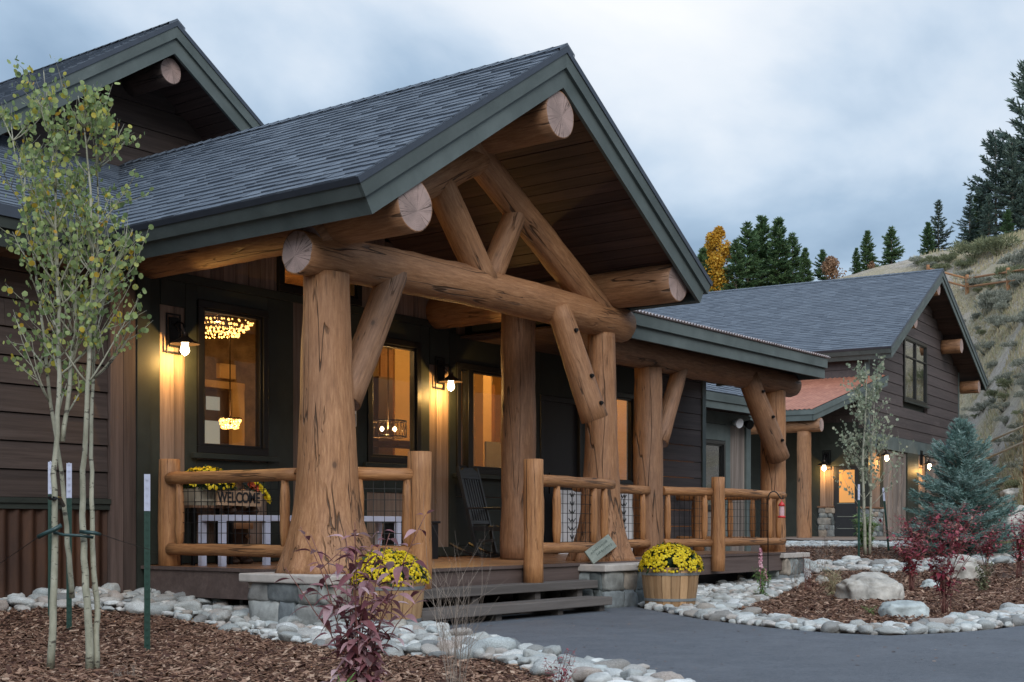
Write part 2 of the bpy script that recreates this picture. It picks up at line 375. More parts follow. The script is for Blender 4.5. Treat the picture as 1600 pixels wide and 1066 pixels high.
MUMG = mat_rnd('mum_leaves', [(0, (.012, .03, .012)), (1, (.04, .085, .03))], .6, .2, 30, 0, trans=.15, objrand=False)
ASPL = mat_rnd('aspen_leaves', [(0, (.14, .21, .09)), (.35, (.25, .34, .14)), (.68, (.37, .46, .19)), (.90, (.48, .50, .14)), (.96, (.50, .42, .05)), (1, (.58, .32, .05))], .45, .15, 40, 0, trans=.35, objrand=False)
ASPP = mat_rnd('pale_aspen_leaves', [(0, (.22, .27, .18)), (.6, (.32, .36, .26)), (1, (.42, .42, .30))], .6, .15, 40, 0, trans=.3, objrand=False)
def mat_bark(name, c1, c2, mark):
    m, nt, bs = newmat(name)
    n = nz(nt, coord(nt, (1, 1, .6)), 12, 5, .6); col = ramp(nt, n, [(.3, c1), (.7, c2)])
    k = ramp(nt, nz(nt, coord(nt, (1, 1, 2.5)), 11, 4, .7), [(.58, (0, 0, 0)), (.63, (.9, .9, .9))])
    col = mix(nt, k, col, mark); nt.links.new(col, bs.inputs['Base Color']); bs.inputs['Roughness'].default_value = .75; bump(nt, bs, n, .5, .01); return m
ABARK = mat_bark('aspen_bark', (.20, .20, .145), (.42, .41, .32), (.05, .042, .034))
PBARK = mat_bark('pine_bark', (.10, .075, .055), (.2, .15, .11), (.05, .04, .03))
TWIG = mat_bark('twig_bark', (.20, .155, .125), (.36, .30, .25), (.09, .06, .05))
RTWIG = mat_bark('red_twig_bark', (.12, .045, .04), (.22, .09, .07), (.06, .03, .03))
PINE = mat_rnd('pine_needles', [(0, (.035, .075, .032)), (.5, (.075, .14, .055)), (1, (.14, .21, .085))], .6, .2, 3, 0, trans=.15)
PINED = mat_rnd('dark_pine_needles', [(0, (.040, .068, .062)), (.5, (.080, .125, .105)), (1, (.14, .185, .14))], .6, .2, 3, 0, trans=.12)  # greyed and lightened so the colour carries the distance haze
SPRU = mat_rnd('blue_spruce_needles', [(0, (.06, .13, .11)), (.45, (.19, .30, .27)), (1, (.40, .52, .49))], .6, .1, 5, 0, trans=.12, objrand=False)
GOLD = mat_rnd('golden_leaves', [(0, (.42, .20, .015)), (.5, (.62, .33, .03)), (1, (.66, .46, .08))], .6, .1, 5, 0, trans=.3)
RUSSET = mat_rnd('russet_leaves', [(0, (.22, .12, .07)), (1, (.36, .22, .13))], .7, .1, 5, 0, trans=.2)
REDL = mat_rnd('burgundy_leaves', [(0, (.13, .038, .050)), (.35, (.28, .11, .125)), (.7, (.44, .25, .27)), (1, (.60, .44, .46))], .45, .2, 30, 0, trans=.25, objrand=False)
REDD = mat_rnd('crimson_leaves', [(0, (.13, .018, .032)), (.5, (.29, .045, .07)), (.85, (.42, .11, .13)), (1, (.5, .26, .20))], .5, .2, 30, 0, trans=.2, objrand=False)
GRL = mat_rnd('herb_leaves', [(0, (.09, .17, .05)), (.6, (.18, .30, .09)), (1, (.34, .40, .18))], .6, .1, 30, 0, trans=.3, objrand=False)
STRAW = mat_rnd('dry_grass', [(0, (.34, .28, .17)), (.6, (.54, .46, .31)), (1, (.32, .33, .17))], .8, .1, 10, 0, trans=.3)
SAGE = mat_rnd('sage_leaves', [(0, (.14, .15, .115)), (.5, (.25, .26, .205)), (1, (.38, .38, .32))], .8, .2, 8, 0, trans=.15)
SAGEG = mat_rnd('dark_scrub_leaves', [(0, (.10, .12, .065)), (1, (.26, .27, .15))], .8, .2, 8, 0, trans=.15)
LAWN = mat_rnd('lawn_blades', [(0, (.10, .14, .045)), (1, (.26, .29, .11))], .8, .1, 8, 0, trans=.2, objrand=False)
PINK = mat_rnd('pink_petals', [(0, (.34, .10, .16)), (1, (.62, .38, .42))], .6, .1, 30, 0, objrand=False)
RED = mat_flat('red_plastic', (.55, .03, .03), .35)
GPOST = mat_flat('green_post_paint', (.007, .042, .030), .45, bmp=.1)
CONC = mat_flat('concrete', (.34, .33, .31), .9, var=.15, scale=3, bmp=.4)
APRON = mat_flat('brown_apron', (.17, .125, .10), .9, var=.2, scale=3, bmp=.4)

# ------------------------------------------------------------------ log builder: local z is the log's axis, end grain on the caps
def logobj(name, p0, p1, r0, r1, parent, mat=None, end=None, bow=0, seed=None, n=28, prof=None, flute=0, world=True, knot=.006, seg=None, chamfer=.012):
    p0 = Vector(p0); p1 = Vector(p1); L = (p1 - p0).length
    seed = seed if seed is not None else rnd() * 100
    k = seg or max(4, int(L / .16)); vs = []; fs = []; mi = []
    zs = [0, .004] + [L * i / k for i in range(1, k)] + [L - .004, L]
    for iz, z in enumerate(zs):
        t = z / L; rr = r0 + (r1 - r0) * t
        if prof: rr = prof(t)
        if iz in (0, len(zs) - 1): rr -= chamfer
        cx = bow * math.sin(math.pi * t); 
        for j in range(n):
            th = 2 * math.pi * j / n
            q = rr * (1 + .045 * noise.noise((math.cos(th) * .8 + seed, math.sin(th) * .8, z * 1.3))) + knot * noise.noise((math.cos(th) * 2.2, math.sin(th) * 2.2 + seed, z * 4))
            if flute: q += flute * ss(.35, 0, t) * (.5 + .5 * math.cos(th * 9 + seed + math.sin(th * 2) * 1.5)) * ss(.3, 0, t)
            vs.append((cx + q * math.cos(th), q * math.sin(th), z))
    m = len(zs)
    for i in range(m - 1):
        for j in range(n): fs.append((i * n + j, i * n + (j + 1) % n, (i + 1) * n + (j + 1) % n, (i + 1) * n + j)); mi.append(0)
    fs.append(tuple(reversed(range(n)))); mi.append(1); fs.append(tuple((m - 1) * n + j for j in range(n))); mi.append(1)
    me = bpy.data.meshes.new(name); me.from_pydata(vs, [], fs)
    me.materials.append(mat or LOG); me.materials.append(end or END)
    me.polygons.foreach_set('material_index', mi); me.polygons.foreach_set('use_smooth', [x == 0 for x in mi])
    o = bpy.data.objects.new(name, me); C.objects.link(o)
    q = (p1 - p0).to_track_quat('Z', 'X')
    o.rotation_mode = 'QUATERNION'; o.rotation_quaternion = q; o.location = p0
    if parent is not None:
        o.parent = parent
        if world: o.matrix_parent_inverse = wmat(parent).inverted()
    return o

# ------------------------------------------------------------------ roofs
def shingles(mb, P0, ux, us, W, S, inside=None, expo=.145, tab=.24, lift=.017):
    """tabs laid in courses; P0 eave corner, ux along eave, us up the slope"""
    P0 = Vector(P0); ux = Vector(ux).normalized(); us = Vector(us).normalized(); nn = ux.cross(us).normalized()
    if nn.z < 0: nn = -nn
    j = 0; s = 0
    while s < S - .01:
        x = -rnd() * tab; e = min(expo, S - s)
        while x < W:
            w = tab * ru(.45, 1.25); x0 = max(0, x); x1 = min(W, x + w)
            if x1 - x0 > .01 and (inside is None or inside((x0 + x1) / 2, s + e / 2)):
                d = random.choice((-.022, -.008, .0, .008)) if s > 0 else 0; l = lift * ru(.75, 1.35)
                a = P0 + ux * x0 + us * (s + d) + nn * l; b = P0 + ux * (x1 - .003) + us * (s + d) + nn * l
                c = P0 + ux * (x1 - .003) + us * (s + e + .03) + nn * .002; dd = P0 + ux * x0 + us * (s + e + .03) + nn * .002
                a2 = a - nn * l; b2 = b - nn * l
                mb.add([a, b, c, dd, a2, b2], [(0, 1, 2, 3), (4, 5, 1, 0), (4, 0, 3), (5, 2, 1)])
            x += w
        s += expo; j += 1
def gable(root, world, X0, XA, X1, ZE0, ZA, ZE1, y0, y1, yeave0=None, yeave1=None, t1=.05, t2=.17, t3=.33, rec=.035, lt=.05, expo=.145, tab=.24, ins0=None, ins1=None, soff=SOFF, trim=GREEN, soffy=None, shingle_layer=True):
    """gable roof whose ridge runs along y: slab, drip edge, two-tier fascia, soffit boards, shingles"""
    def layer(side, a, b, e):
        # polygon between perpendicular depths a and b, eave end pulled in by e
        xe, ze = (X0, ZE0) if side < 0 else (X1, ZE1)
        L = math.hypot(XA - xe, ZA - ze); d = Vector(((XA - xe) / L, (ZA - ze) / L)); n = Vector((d.y, -d.x)) if side < 0 else Vector((-d.y, d.x))
        P = Vector((xe, ze)) + d * e
        def atr(h):
            q = Vector((xe, ze)) + n * h; t = (XA - q.x) / d.x; return q + d * t
        return [P + n * a, P + n * b, atr(b), atr(a)]
    for side in (-1, 1):
        nm = 'roof_slope'
        mb = MB(); mb.prism(layer(side, 0, t1 + .10, .03), (y0 + .03, y1), 'y'); mb.build('roof_slab', DRIP, root, world)
        mb = MB(); mb.prism(layer(side, -.002, t1, 0), (y0, y0 + .10), 'y'); mb.prism(layer(side, -.002, t1, 0)[:2] + layer(side, -.002, t1, .12)[1::-1], (y0 + .1, (yeave0 if side < 0 else yeave1) or y1), 'y')
        mb.build('drip_edge', DRIP, root, world)
        mb = MB(); mb.prism(layer(side, t1 + .002, t2, .012), (y0 + .012, y0 + lt), 'y'); mb.prism(layer(side, t2 - .01, t3, .012 + rec), (y0 + .012 + rec, y0 + lt + rec), 'y', .7)
        mb.build('rake_fascia', trim, root, world)
        mb = MB()
        ye = (yeave0 if side < 0 else yeave1) or y1
        q = layer(side, t1 + .002, t2, .012); q2 = layer(side, t1 + .002, t2, .05); mb.prism([q[0], q[1], q2[1], q2[0]], (y0 + lt + .001, ye), 'y')
        q = layer(side, t2 - .01, t3, .012 + rec); q2 = layer(side, t2 - .01, t3, .05 + rec); mb.prism([q[0], q[1], q2[1], q2[0]], (y0 + lt + rec + .001, ye), 'y', .7)
        mb.build('eave_fascia', trim, root, world)
        # soffit boards: strips parallel to the ridge
        mb = MB(); xe, ze = (X0, ZE0) if side < 0 else (X1, ZE1)
        L = math.hypot(XA - xe, ZA - ze); d = Vector(((XA - xe) / L, (ZA - ze) / L)); n = Vector((d.y, -d.x)) if side < 0 else Vector((-d.y, d.x))
        s = .10
        while s < L - .05:
            e = min(s + .14, L + t1 * 1.0)
            P = Vector((xe, ze)) + d * s; Q = Vector((xe, ze)) + d * (e - .007); hh = .215 + ru(0, .006)
            Q = Q if abs(Q.x - XA) > .16 or 1 else Q
            if (side < 0 and (Q + n * hh).x > XA) or (side > 0 and (Q + n * hh).x < XA):
                break
            mb.prism([P + n * .16, P + n * hh, Q + n * hh, Q + n * .16], (y0 + .07, soffy or y1), 'y')
            s += .14
        mb.build('soffit', soff, root, world)
        if shingle_layer:
            mb = MB(); xe_ = Vector((xe, y0 + .02, ze)) 
            us = Vector((XA - xe, 0, ZA - ze)); shingles(mb, xe_ , (0, 1, 0), us, y1 - y0 - .02, us.length, ins0 if side < 0 else ins1, expo, tab)
            mb.build('shingles', SHING, root, world)
    mb = MB()   # ridge caps
    y = y0
    for side in (-1, 1):
        xe, ze = (X0, ZE0) if side < 0 else (X1, ZE1)
        L = math.hypot(XA - xe, ZA - ze); d = Vector(((XA - xe) / L, 0, (ZA - ze) / L)); n = Vector((-d.z, 0, d.x)) if side < 0 else Vector((d.z, 0, -d.x))
        y = y0
        while y < y1:
            A = Vector((XA, y, ZA)) + Vector((0, 0, .035)); B = A - d * .15
            mb.add([A, B, B + Vector((0, .2, -.012)), A + Vector((0, .2, -.012)), A - Vector((0, 0, .03)), B - Vector((0, 0, .03))], [(0, 1, 2, 3), (0, 4, 5, 1)]); y += .17
    mb.build('ridge_cap', SHING, root, world)

# ------------------------------------------------------------------ walls with openings, in the plane y = b (front face towards -y)
def spans(z0, z1, holes):
    out = [(z0, z1)]
    for h0, h1 in holes:
        nx = []
        for a, b in out:
            if h1 <= a or h0 >= b: nx.append((a, b)); continue
            if h0 > a: nx.append((a, h0))
            if h1 < b: nx.append((h1, b))
        out = nx
    return [(a, b) for a, b in out if b - a > .01]
def vboards(mb, x0, x1, z0, ztop, b, th, holes=(), w=.18, gap=.006, var=.5, jit=.006, M=None):
    x = x0
    while x < x1 - .005:
        e = min(x1, x + w * ru(1 - var * .5, 1 + var * .5))
        for h in holes:
            for q in (h[0], h[1]):
                if x + .02 < q < e: e = q
        xm = (x + e) / 2; zt = ztop(xm) if callable(ztop) else ztop
        for a, c in spans(z0, zt, [(h[2], h[3]) for h in holes if h[0] < xm < h[1]]):
            j = ru(0, jit); mb.box(x, e - gap, b - j, b + th, a, c, M=M)
        x = e
def hboards(mb, x0, x1, z0, z1, b, th, holes=(), h=.24, gap=.008, lap=.012, left=None, right=None, M=None, minlen=2.4):
    z = z0
    while z < z1 - .01:
        e = min(z1, z + h)
        xa = max(x0, left((z + e) / 2)) if left else x0; xb = min(x1, right((z + e) / 2)) if right else x1
        hs = [(q[0], q[1]) for q in holes if q[2] < (z + e) / 2 < q[3]]
        for a, c in spans(xa, xb, hs):
            x = a
            while x < c - .01:
                f = min(c, x + ru(minlen, minlen * 1.8))
                if c - f < .3: f = c
                r = rnd()
                vs = [(x, b - lap, z), (f - .003, b - lap, z), (x, b, e - gap), (f - .003, b, e - gap), (x, b + th, z), (f - .003, b + th, z), (x, b + th, e - gap), (f - .003, b + th, e - gap)]
                vs = [Vector(v) for v in vs]
                if M: vs = [M @ v for v in vs]
                mb.add(vs, [(0, 1, 3, 2), (4, 6, 7, 5), (0, 4, 5, 1), (2, 3, 7, 6), (0, 2, 6, 4), (1, 5, 7, 3)], r)
                x = f
        z = e
def rectframe(mb, x0, x1, z0, z1, y0, y1, w, r=None, M=None):
    mb.box(x0, x1, y0, y1, z1 - w, z1, r, M=M); mb.box(x0, x1, y0, y1, z0, z0 + w, r, M=M)
    mb.box(x0, x0 + w, y0, y1, z0 + w, z1 - w, r, M=M); mb.box(x1 - w, x1, y0, y1, z0 + w, z1 - w, r, M=M)
def window(parent, x0, x1, z0, z1, b, world=True, mull=(), horiz=(), fw=.075, sill=True, name='window', M=None, glass=GLASS):
    mb = MB(); rectframe(mb, x0, x1, z0, z1, b - .045, b + .09, fw, .5, M)
    rectframe(mb, x0 + fw + .001, x1 - fw - .001, z0 + fw + .001, z1 - fw - .001, b - .02, b + .06, .03, .5, M)
    for m_ in mull: mb.box(m_ - .05, m_ + .05, b - .04, b + .08, z0 + fw + .002, z1 - fw - .002, .5, M=M)
    for h_ in horiz: mb.box(x0 + fw + .002, x1 - fw - .002, b - .035, b + .07, h_ - .025, h_ + .025, .5, M=M)
    o = mb.build(name, FRAME, parent, world, bevel=.004)
    mb = MB(); mb.box(x0 + fw - .01, x1 - fw + .01, b + .012, b + .018, z0 + fw - .01, z1 - fw + .01, .5, M=M)
    g = mb.build('pane', glass, o); 
    if sill:
        mb = MB(); mb.box(x0 - .10, x1 + .10, b - .10, b - .046, z0 - .06, z0 - .004, .5, M=M); mb.build('sill', GREEND, o, bevel=.004)
    return o

# =================================================================== THE LODGE
lodge = empty('lodge', (10.6, 10, 0), 0, 'large brown lodge with a log-framed gabled entry porch and green trim', 'lodge')
WB = 11.1
def roof_z(a): return 5.56 - .644 * abs(a - 10.6)
def main_z(b): return 3.69 + .484 * (b - 10.6)
YM = 14.4
VAL = lambda y, s: True
Ls = math.hypot(2.92, 1.88)
def insL(x, s): b = 7.4 + x; return 3.68 + s * 1.88 / Ls > main_z(b) - .04
gable(lodge, True, 7.68, 10.6, 13.52, 3.68, 5.56, 3.68, 7.4, YM + .3, 10.8, 8.62, ins0=insL, ins1=insL, soffy=11.05)
# tall gable behind
gable(lodge, True, 10.67 - 3.1, 10.67, 10.67 + 3.1, 7.21 - 3.1 * .66, 7.21, 7.21 - 3.1 * .66, 13.4, 18.5, soffy=18.4)
mb = MB(); hboards(mb, 8.98, 12.36, 4.9, 7.0, 14.35, .05, h=.30, left=lambda z: 10.67 - (7.02 - z) / .66, right=lambda z: 10.67 + (7.02 - z) / .66)
mb.build('gable_siding', SIDE, lodge, True)
mb = MB(); mb.box(9.0, 12.3, 14.42, 18.3, 5.0, 5.6); mb.build('gable_core', SIDE, lodge, True)
logobj('ridge_log', (10.70, 13.56, 6.63), (10.70, 14.35, 6.63), .165, .165, lodge, mat_log('dark_stained_log', (.07, .04, .03), (.10, .06, .045), (.04, .025, .02)))
# main roof planes
def plate(poly, zf, th):
    mb = MB(); n = len(poly); vs = [(a, b, zf(b)) for a, b in poly] + [(a, b, zf(b) - th) for a, b in poly]
    mb.add(vs, [tuple(range(n)), tuple(range(2 * n - 1, n - 1, -1))] + [(i, n + i, n + (i + 1) % n, (i + 1) % n) for i in range(n)]); return mb
plate([(-6, 10.6), (7.68, 10.6), (10.55, 14.4), (-6, 14.4)], lambda b: main_z(b) - .004, .12).build('roof_slab', DRIP, lodge, True)
plate([(13.52, 10.62), (20.5, 10.62), (20.5, 14.4), (10.65, 14.4)], lambda b: main_z(b) - .004, .12).build('roof_slab', DRIP, lodge, True)
plate([(-6, 14.4), (20.5, 14.4), (20.5, 20), (-6, 20)], lambda b: main_z(14.4) - .004 - .484 * (b - 14.4), .12).build('roof_slab', DRIP, lodge, True)
sl = math.hypot(1, .484)
mb = MB(); shingles(mb, (-2.5, 10.58, main_z(10.58)), (1, 0, 0), (0, 1, .484), 13.2, 3.85 * sl, lambda x, s: (-2.5 + x) < 7.74 + max(0, (s / sl + 10.58 - 10.6)) * 2.9 / 3.8)
mb.build('shingles', SHING, lodge, True)
mb = MB(); shingles(mb, (10.6, 10.6, main_z(10.6)), (1, 0, 0), (0, 1, .484), 9.95, 3.85 * sl, lambda x, s: (10.6 + x) > 13.5 - (s / sl) * 2.9 / 3.8)
mb.build('shingles', SHING, lodge, True)
mb = MB(); mb.box(-6, 7.66, 10.54, 10.57, 3.60, 3.70); mb.build('drip_edge', DRIP, lodge, True)
mb = MB(); mb.box(-6, 7.70, 10.56, 10.62, 3.50, 3.60); mb.box(-6, 7.72, 10.60, 10.64, 3.34, 3.51, .7); mb.build('eave_fascia', GREEND, lodge, True)
mb = MB(); mb.box(13.5, 20.52, 10.575, 10.63, 3.44, 3.66); mb.box(20.505, 20.55, 10.6, 10.7, 3.40, 3.7)
mb.prism([(10.57, 3.44), (14.4, 3.44 + .484 * 3.83), (14.4, 3.69 + .484 * 3.8), (10.57, 3.68)], (20.505, 20.55), 'x'); mb.build('eave_fascia', GREEN, lodge, True)
mb = MB()
x = -6
while x < 20.4:
    if 7.55 < x < 13.4:
        if mb.v: mb.build('soffit', SOFF, lodge, True); mb = MB()
    else: mb.box(x, x + .135, 10.645, 11.2, 3.36, 3.39)
    x += .14
mb.build('soffit', SOFF, lodge, True)
# ---- left wing wall
mb = MB(); hboards(mb, -5, 7.98, 1.16, 3.40, WB, .06, h=.262, gap=.012, lap=.02); mb.build('wall_siding', SIDE, lodge, True)
mb = MB(); mb.box(-5, 19.9, WB + .065, WB + .12, 3.3, 3.62); mb.box(-5, 8.4, WB + .065, WB + .12, 0, 3.4); mb.build('wall_core', GREEND, lodge, True)
mb = MB(); n = 900; vs = []; x0, x1 = -3, 7.98
for i in range(n):
    x = x0 + (x1 - x0) * i / (n - 1); y = WB + .0 - .022 * math.sin(2 * math.pi * x / .145)
    vs += [(x, y, 0.02), (x, y, 1.06)]
mb.add(vs, [(2 * i, 2 * i + 2, 2 * i + 3, 2 * i + 1) for i in range(n - 1)], .5, 0, True); mb.build('corrugated_wainscot', RUST, lodge, True)
mb = MB(); mb.box(-5, 7.99, WB - .055, WB + .06, 1.105, 1.155); mb.box(-5, 7.99, WB - .035, WB + .06, 1.05, 1.104, .8); mb.build('ledge_trim', GREEND, lodge, True)
mb = MB(); vboards(mb, 7.99, 8.30, .05, 3.42, WB - .04, .08, w=.155, var=.1); mb.build('corner_boards', BARND, lodge, True)
mb = MB(); mb.box(8.303, 8.46, WB - .05, WB + .1, .05, 3.45); mb.build('corner_trim', GREEND, lodge, True)
# ---- entry wall
W1 = (9.08, 10.06, 1.66, 3.27); W2 = (11.66, 12.62, 1.66, 3.20); W3 = (13.34, 14.58, 1.58, 3.03); W4 = (16.85, 17.72, 1.5, 2.95); WT = (10.22, 11.55, 3.52, 4.25)
DR = (15.2, 16.25, .5, 2.75)
holes = [W1, W2, W3, W4, WT, DR]
mb = MB(); vboards(mb, 8.46, 17.85, .35, lambda a: min(roof_z(a) - .22, 5) if a < 13.45 else 3.42, WB, .06, holes, w=.17)
mb.build('entry_wall_boards', BARN, lodge, True)
# dark green board-work laid over the barn wood
mb = MB()
G = lambda a0, a1, z0, z1, p=.022, r=None: mb.box(a0, a1, WB - p, WB + .004, z0, z1, r if r is not None else rnd())
G(8.463, 8.60, .5, 3.42); G(8.93, 9.075, .5, 3.42); G(10.065, 10.45, .5, 3.42); G(9.076, 10.064, 1.30, 1.59); G(9.076, 10.064, 3.275, 3.42)
G(8.463, 13.33, 3.425, 3.515, .026); G(8.61, 8.925, 3.16, 3.42, .024)
G(10.82, 11.655, .5, 3.42); G(11.656, 12.624, 1.30, 1.655); G(11.656, 12.624, 3.205, 3.42); G(12.626, 12.80, .5, 3.42)
G(13.20, 13.335, .5, 3.42); G(12.81, 13.19, 2.95, 3.42, .024); G(13.336, 14.584, 3.035, 3.40); G(13.336, 14.584, 1.28, 1.575); G(14.586, 15.19, .5, 3.4); G(15.195, 16.255, 2.755, 3.4)
G(16.26, 16.845, .5, 3.4); G(16.85, 17.72, 2.955, 3.4); G(17.725, 17.95, .5, 3.4); G(8.463, 17.9, .5, .62, .03); G(13.336, 14.584, .625, 1.27, .015)
mb.build('dark_trim_boards', GREEND, lodge, True, bevel=.003)
mb = MB(); hboards(mb, 17.9, 19.86, .35, 3.42, WB, .06, h=.27); mb.build('wall_siding', SIDE2, lodge, True)
mb = MB(); mb.box(19.86, 19.98, WB - .03, WB + .1, .2, 3.42); mb.box(19.86, 19.98, WB + .1, 15, .2, 3.42); mb.build('corner_trim', GREEN, lodge, True)
window(lodge, *W1, WB, mull=()); window(lodge, *W2, WB); window(lodge, *W3, WB, mull=(13.62,)); window(lodge, *W4, WB); window(lodge, *WT, WB, sill=False)
mb = MB(); mb.box(DR[0], DR[1], WB + .02, WB + .08, .5, 2.75, .5); rectframe(mb, DR[0] + .001, DR[1] - .001, .501, 2.749, WB - .03, WB + .02, .07)
mb.box(15.33, 16.12, WB - .0, WB + .021, .65, 1.5); door = mb.build('entry_door', BLACKP, lodge, True, bevel=.004)
mb = MB(); mb.tube([(15.38, WB - .05, 1.35), (15.38, WB - .05, 1.65)], .012); mb.build('handle', BLACKM, door)
# intercom / lock box beside the second window
mb = MB(); mb.box(11.30, 11.44, WB - .055, WB - .023, 2.07, 2.36); bx = mb.build('intercom_panel', WHITE, lodge, True, bevel=.006)
mb = MB(); mb.box(11.325, 11.415, WB - .062, WB - .0555, 2.27, 2.33); mb.box(11.325, 11.415, WB - .062, WB - .0555, 2.10, 2.22); mb.build('intercom_screen', BLACKP, bx)
# interior shell
mb = MB()
mb.box(8.3, 19.8, 15.6, 15.7, .5, 4.0); mb.box(8.2, 8.3, WB + .13, 15.7, .5, 4.0); mb.box(19.8, 19.85, WB + .13, 15.7, .5, 4.0)
mb.build('interior_wall', PLAST, lodge, True)
mb = MB(); mb.box(8.46, 19.8, WB + .13, 15.6, 4.0, 4.05); mb.build('interior_ceiling', INTWOOD, lodge, True)
mb = MB(); mb.box(8.2, 19.8, WB + .13, 15.6, .42, .5); mb.build('interior_floor', FLOORW, lodge, True)
ISTN = mat_flat('interior_stone_and_reflection', (.20, .135, .07), .9, var=.55, scale=5, bmp=.8)  # stone tone; behind the first window it paints in the hillside's reflection
IDRK = mat_flat('interior_dark_wood', (.07, .035, .018), .5, var=.4, scale=3)
WDAY = mat_emit('daylit_far_window', (.42, .50, .50), .34)  # glow stands in for daylight; solid panel with no opening behind
def ipanel(name, px0, py0, px1, py1, b, mat, d=.05):
    a0, zt = onb(px0, py0, b); a1, _ = onb(px1, py0, b); _, zb = onb((px0 + px1) / 2, py1, b)
    mb = MB(); mb.box(a0, a1, b - d, b, max(.5, min(zb, zt)), min(3.99, zt)); return mb.build(name, mat, lodge, True)
mb = MB(); mb.box(8.3, 13.5, 14.2, 14.3, .5, 3.999); mb.box(13.5, 18.6, 14.6, 14.7, .5, 3.999); mb.build('interior_partition', ISTN, lodge, True)
ipanel('interior_recess', 300, 606, 358, 730, 14.2, IDRK, .01); ipanel('interior_casing', 357, 598, 376, 730, 14.2, PLASTW, .08); ipanel('interior_casing', 300, 592, 376, 607, 14.2, PLASTW, .09); ipanel('interior_shelf', 338, 568, 363, 592, 14.2, PLASTW, .07)
ipanel('far_window', 308, 656, 342, 712, 14.2, WDAY, .02); ipanel('far_window', 321, 619, 342, 641, 14.2, WDAY, .02)
ipanel('interior_cabinet', 570, 590, 592, 725, 14.6, IDRK, .3); ipanel('interior_panel', 592, 545, 613, 725, 14.6, INTWOOD, .04); ipanel('interior_pale_wall', 613, 540, 639, 725, 14.6, PLASTW, .06); ipanel('interior_counter', 583, 690, 640, 700, 13.6, IDRK, .5)
ipanel('interior_post', 741, 560, 754, 745, 14.6, PLASTW, .2); ipanel('interior_panel', 754, 600, 770, 745, 14.6, INTWOOD, .05); ipanel('interior_curtain', 757, 690, 786, 745, 14.0, mat_flat('grey_curtain', (.25, .25, .22), .9), .04); ipanel('interior_panel', 716, 600, 724, 745, 14.6, INTWOOD, .1)

# ---- log frame
logobj('tie_beam', (8.06, 8.5, 3.28), (13.30, 8.5, 3.27), .195, .205, lodge, bow=.05, knot=.014)
logobj('purlin_log', (8.45, 7.47, 3.61), (8.45, 11.09, 3.61), .225, .215, lodge)
logobj('ridge_log', (10.58, 7.47, 4.90), (10.58, 11.09, 4.90), .235, .225, lodge)
logobj('purlin_log', (12.95, 7.53, 3.62), (12.95, 11.09, 3.62), .215, .21, lodge)
logobj('rafter_log', (13.0, 8.5, 3.27), (10.30, 8.5, 4.80), .165, .16, lodge, knot=.012)
logobj('rafter_log', (8.2, 8.5, 3.40), (10.66, 8.5, 4.70), .165, .16, lodge, knot=.012)
logobj('web_log', (9.95, 8.5, 4.28), (10.64, 8.47, 3.38), .155, .15, lodge)
logobj('web_log', (11.24, 8.5, 4.25), (10.78, 8.53, 3.40), .125, .13, lodge)
logobj('knee_brace', (9.27, 8.45, 3.30), (8.58, 8.42, 2.0), .135, .145, lodge, LOGD)
kb = logobj('knee_brace', (11.80, 8.36, 3.28), (12.16, 8.12, 2.06), .13, .155, lodge)
def flare(rt, rb, pw=3.2, fl=.5):
    return lambda t: rb + (rt - rb) * (1 - (1 - t) ** 1.5) + fl * (1 - t) ** 9
logobj('log_column', (8.44, 8.5, .47), (8.42, 8.5, 3.14), 0, 0, lodge, prof=flare(.205, .335, fl=.11), flute=.035, seg=40, n=72, seed=3.1)
logobj('log_column', (12.86, 8.5, .47), (12.86, 8.5, 3.12), 0, 0, lodge, prof=flare(.16, .255, fl=.12), flute=.05, seg=44, n=72, seed=8.4)
logobj('log_column', (12.72, 9.6, .5), (12.72, 9.6, 3.5), .215, .205, lodge, LOGD, knot=.014)
logobj('wing_beam', (13.6, 9.3, 3.19), (19.55, 9.3, 3.13), .20, .185, lodge, LOGD, knot=.016)
logobj('log_column', (15.20, 9.3, .49), (15.20, 9.3, 3.0), .205, .185, lodge, LOGD, knot=.016)
logobj('log_column', (18.96, 9.32, .47), (18.96, 9.32, 3.0), .195, .185, lodge, knot=.012)
logobj('knee_brace', (16.0, 9.25, 3.12), (15.32, 9.2, 2.0), .11, .12, lodge, LOGD)
logobj('knee_brace', (17.95, 9.25, 3.15), (18.70, 9.08, 1.92), .16, .165, lodge, LOGD)
def bolt(p, r=.019):
    mb = MB(); mb.tube([p, Vector(p) + Vector((-.02, -.035, 0))], r, 6); mb.tube([p, Vector(p) + Vector((-.004, -.01, 0))], r * 1.25, 12); mb.build('bolt', BLACKM, lodge, True)
for t in (.22, .62, .86):
    q = Vector((11.80, 8.36, 3.28)).lerp(Vector((12.16, 8.12, 2.06)), t); bolt((q.x - .02, q.y - .13 - .03 * t, q.z))
for t in (.2, .5, .78):
    q = Vector((17.95, 9.25, 3.15)).lerp(Vector((18.70, 9.08, 1.92)), t); bolt((q.x - .03, q.y - .165, q.z))
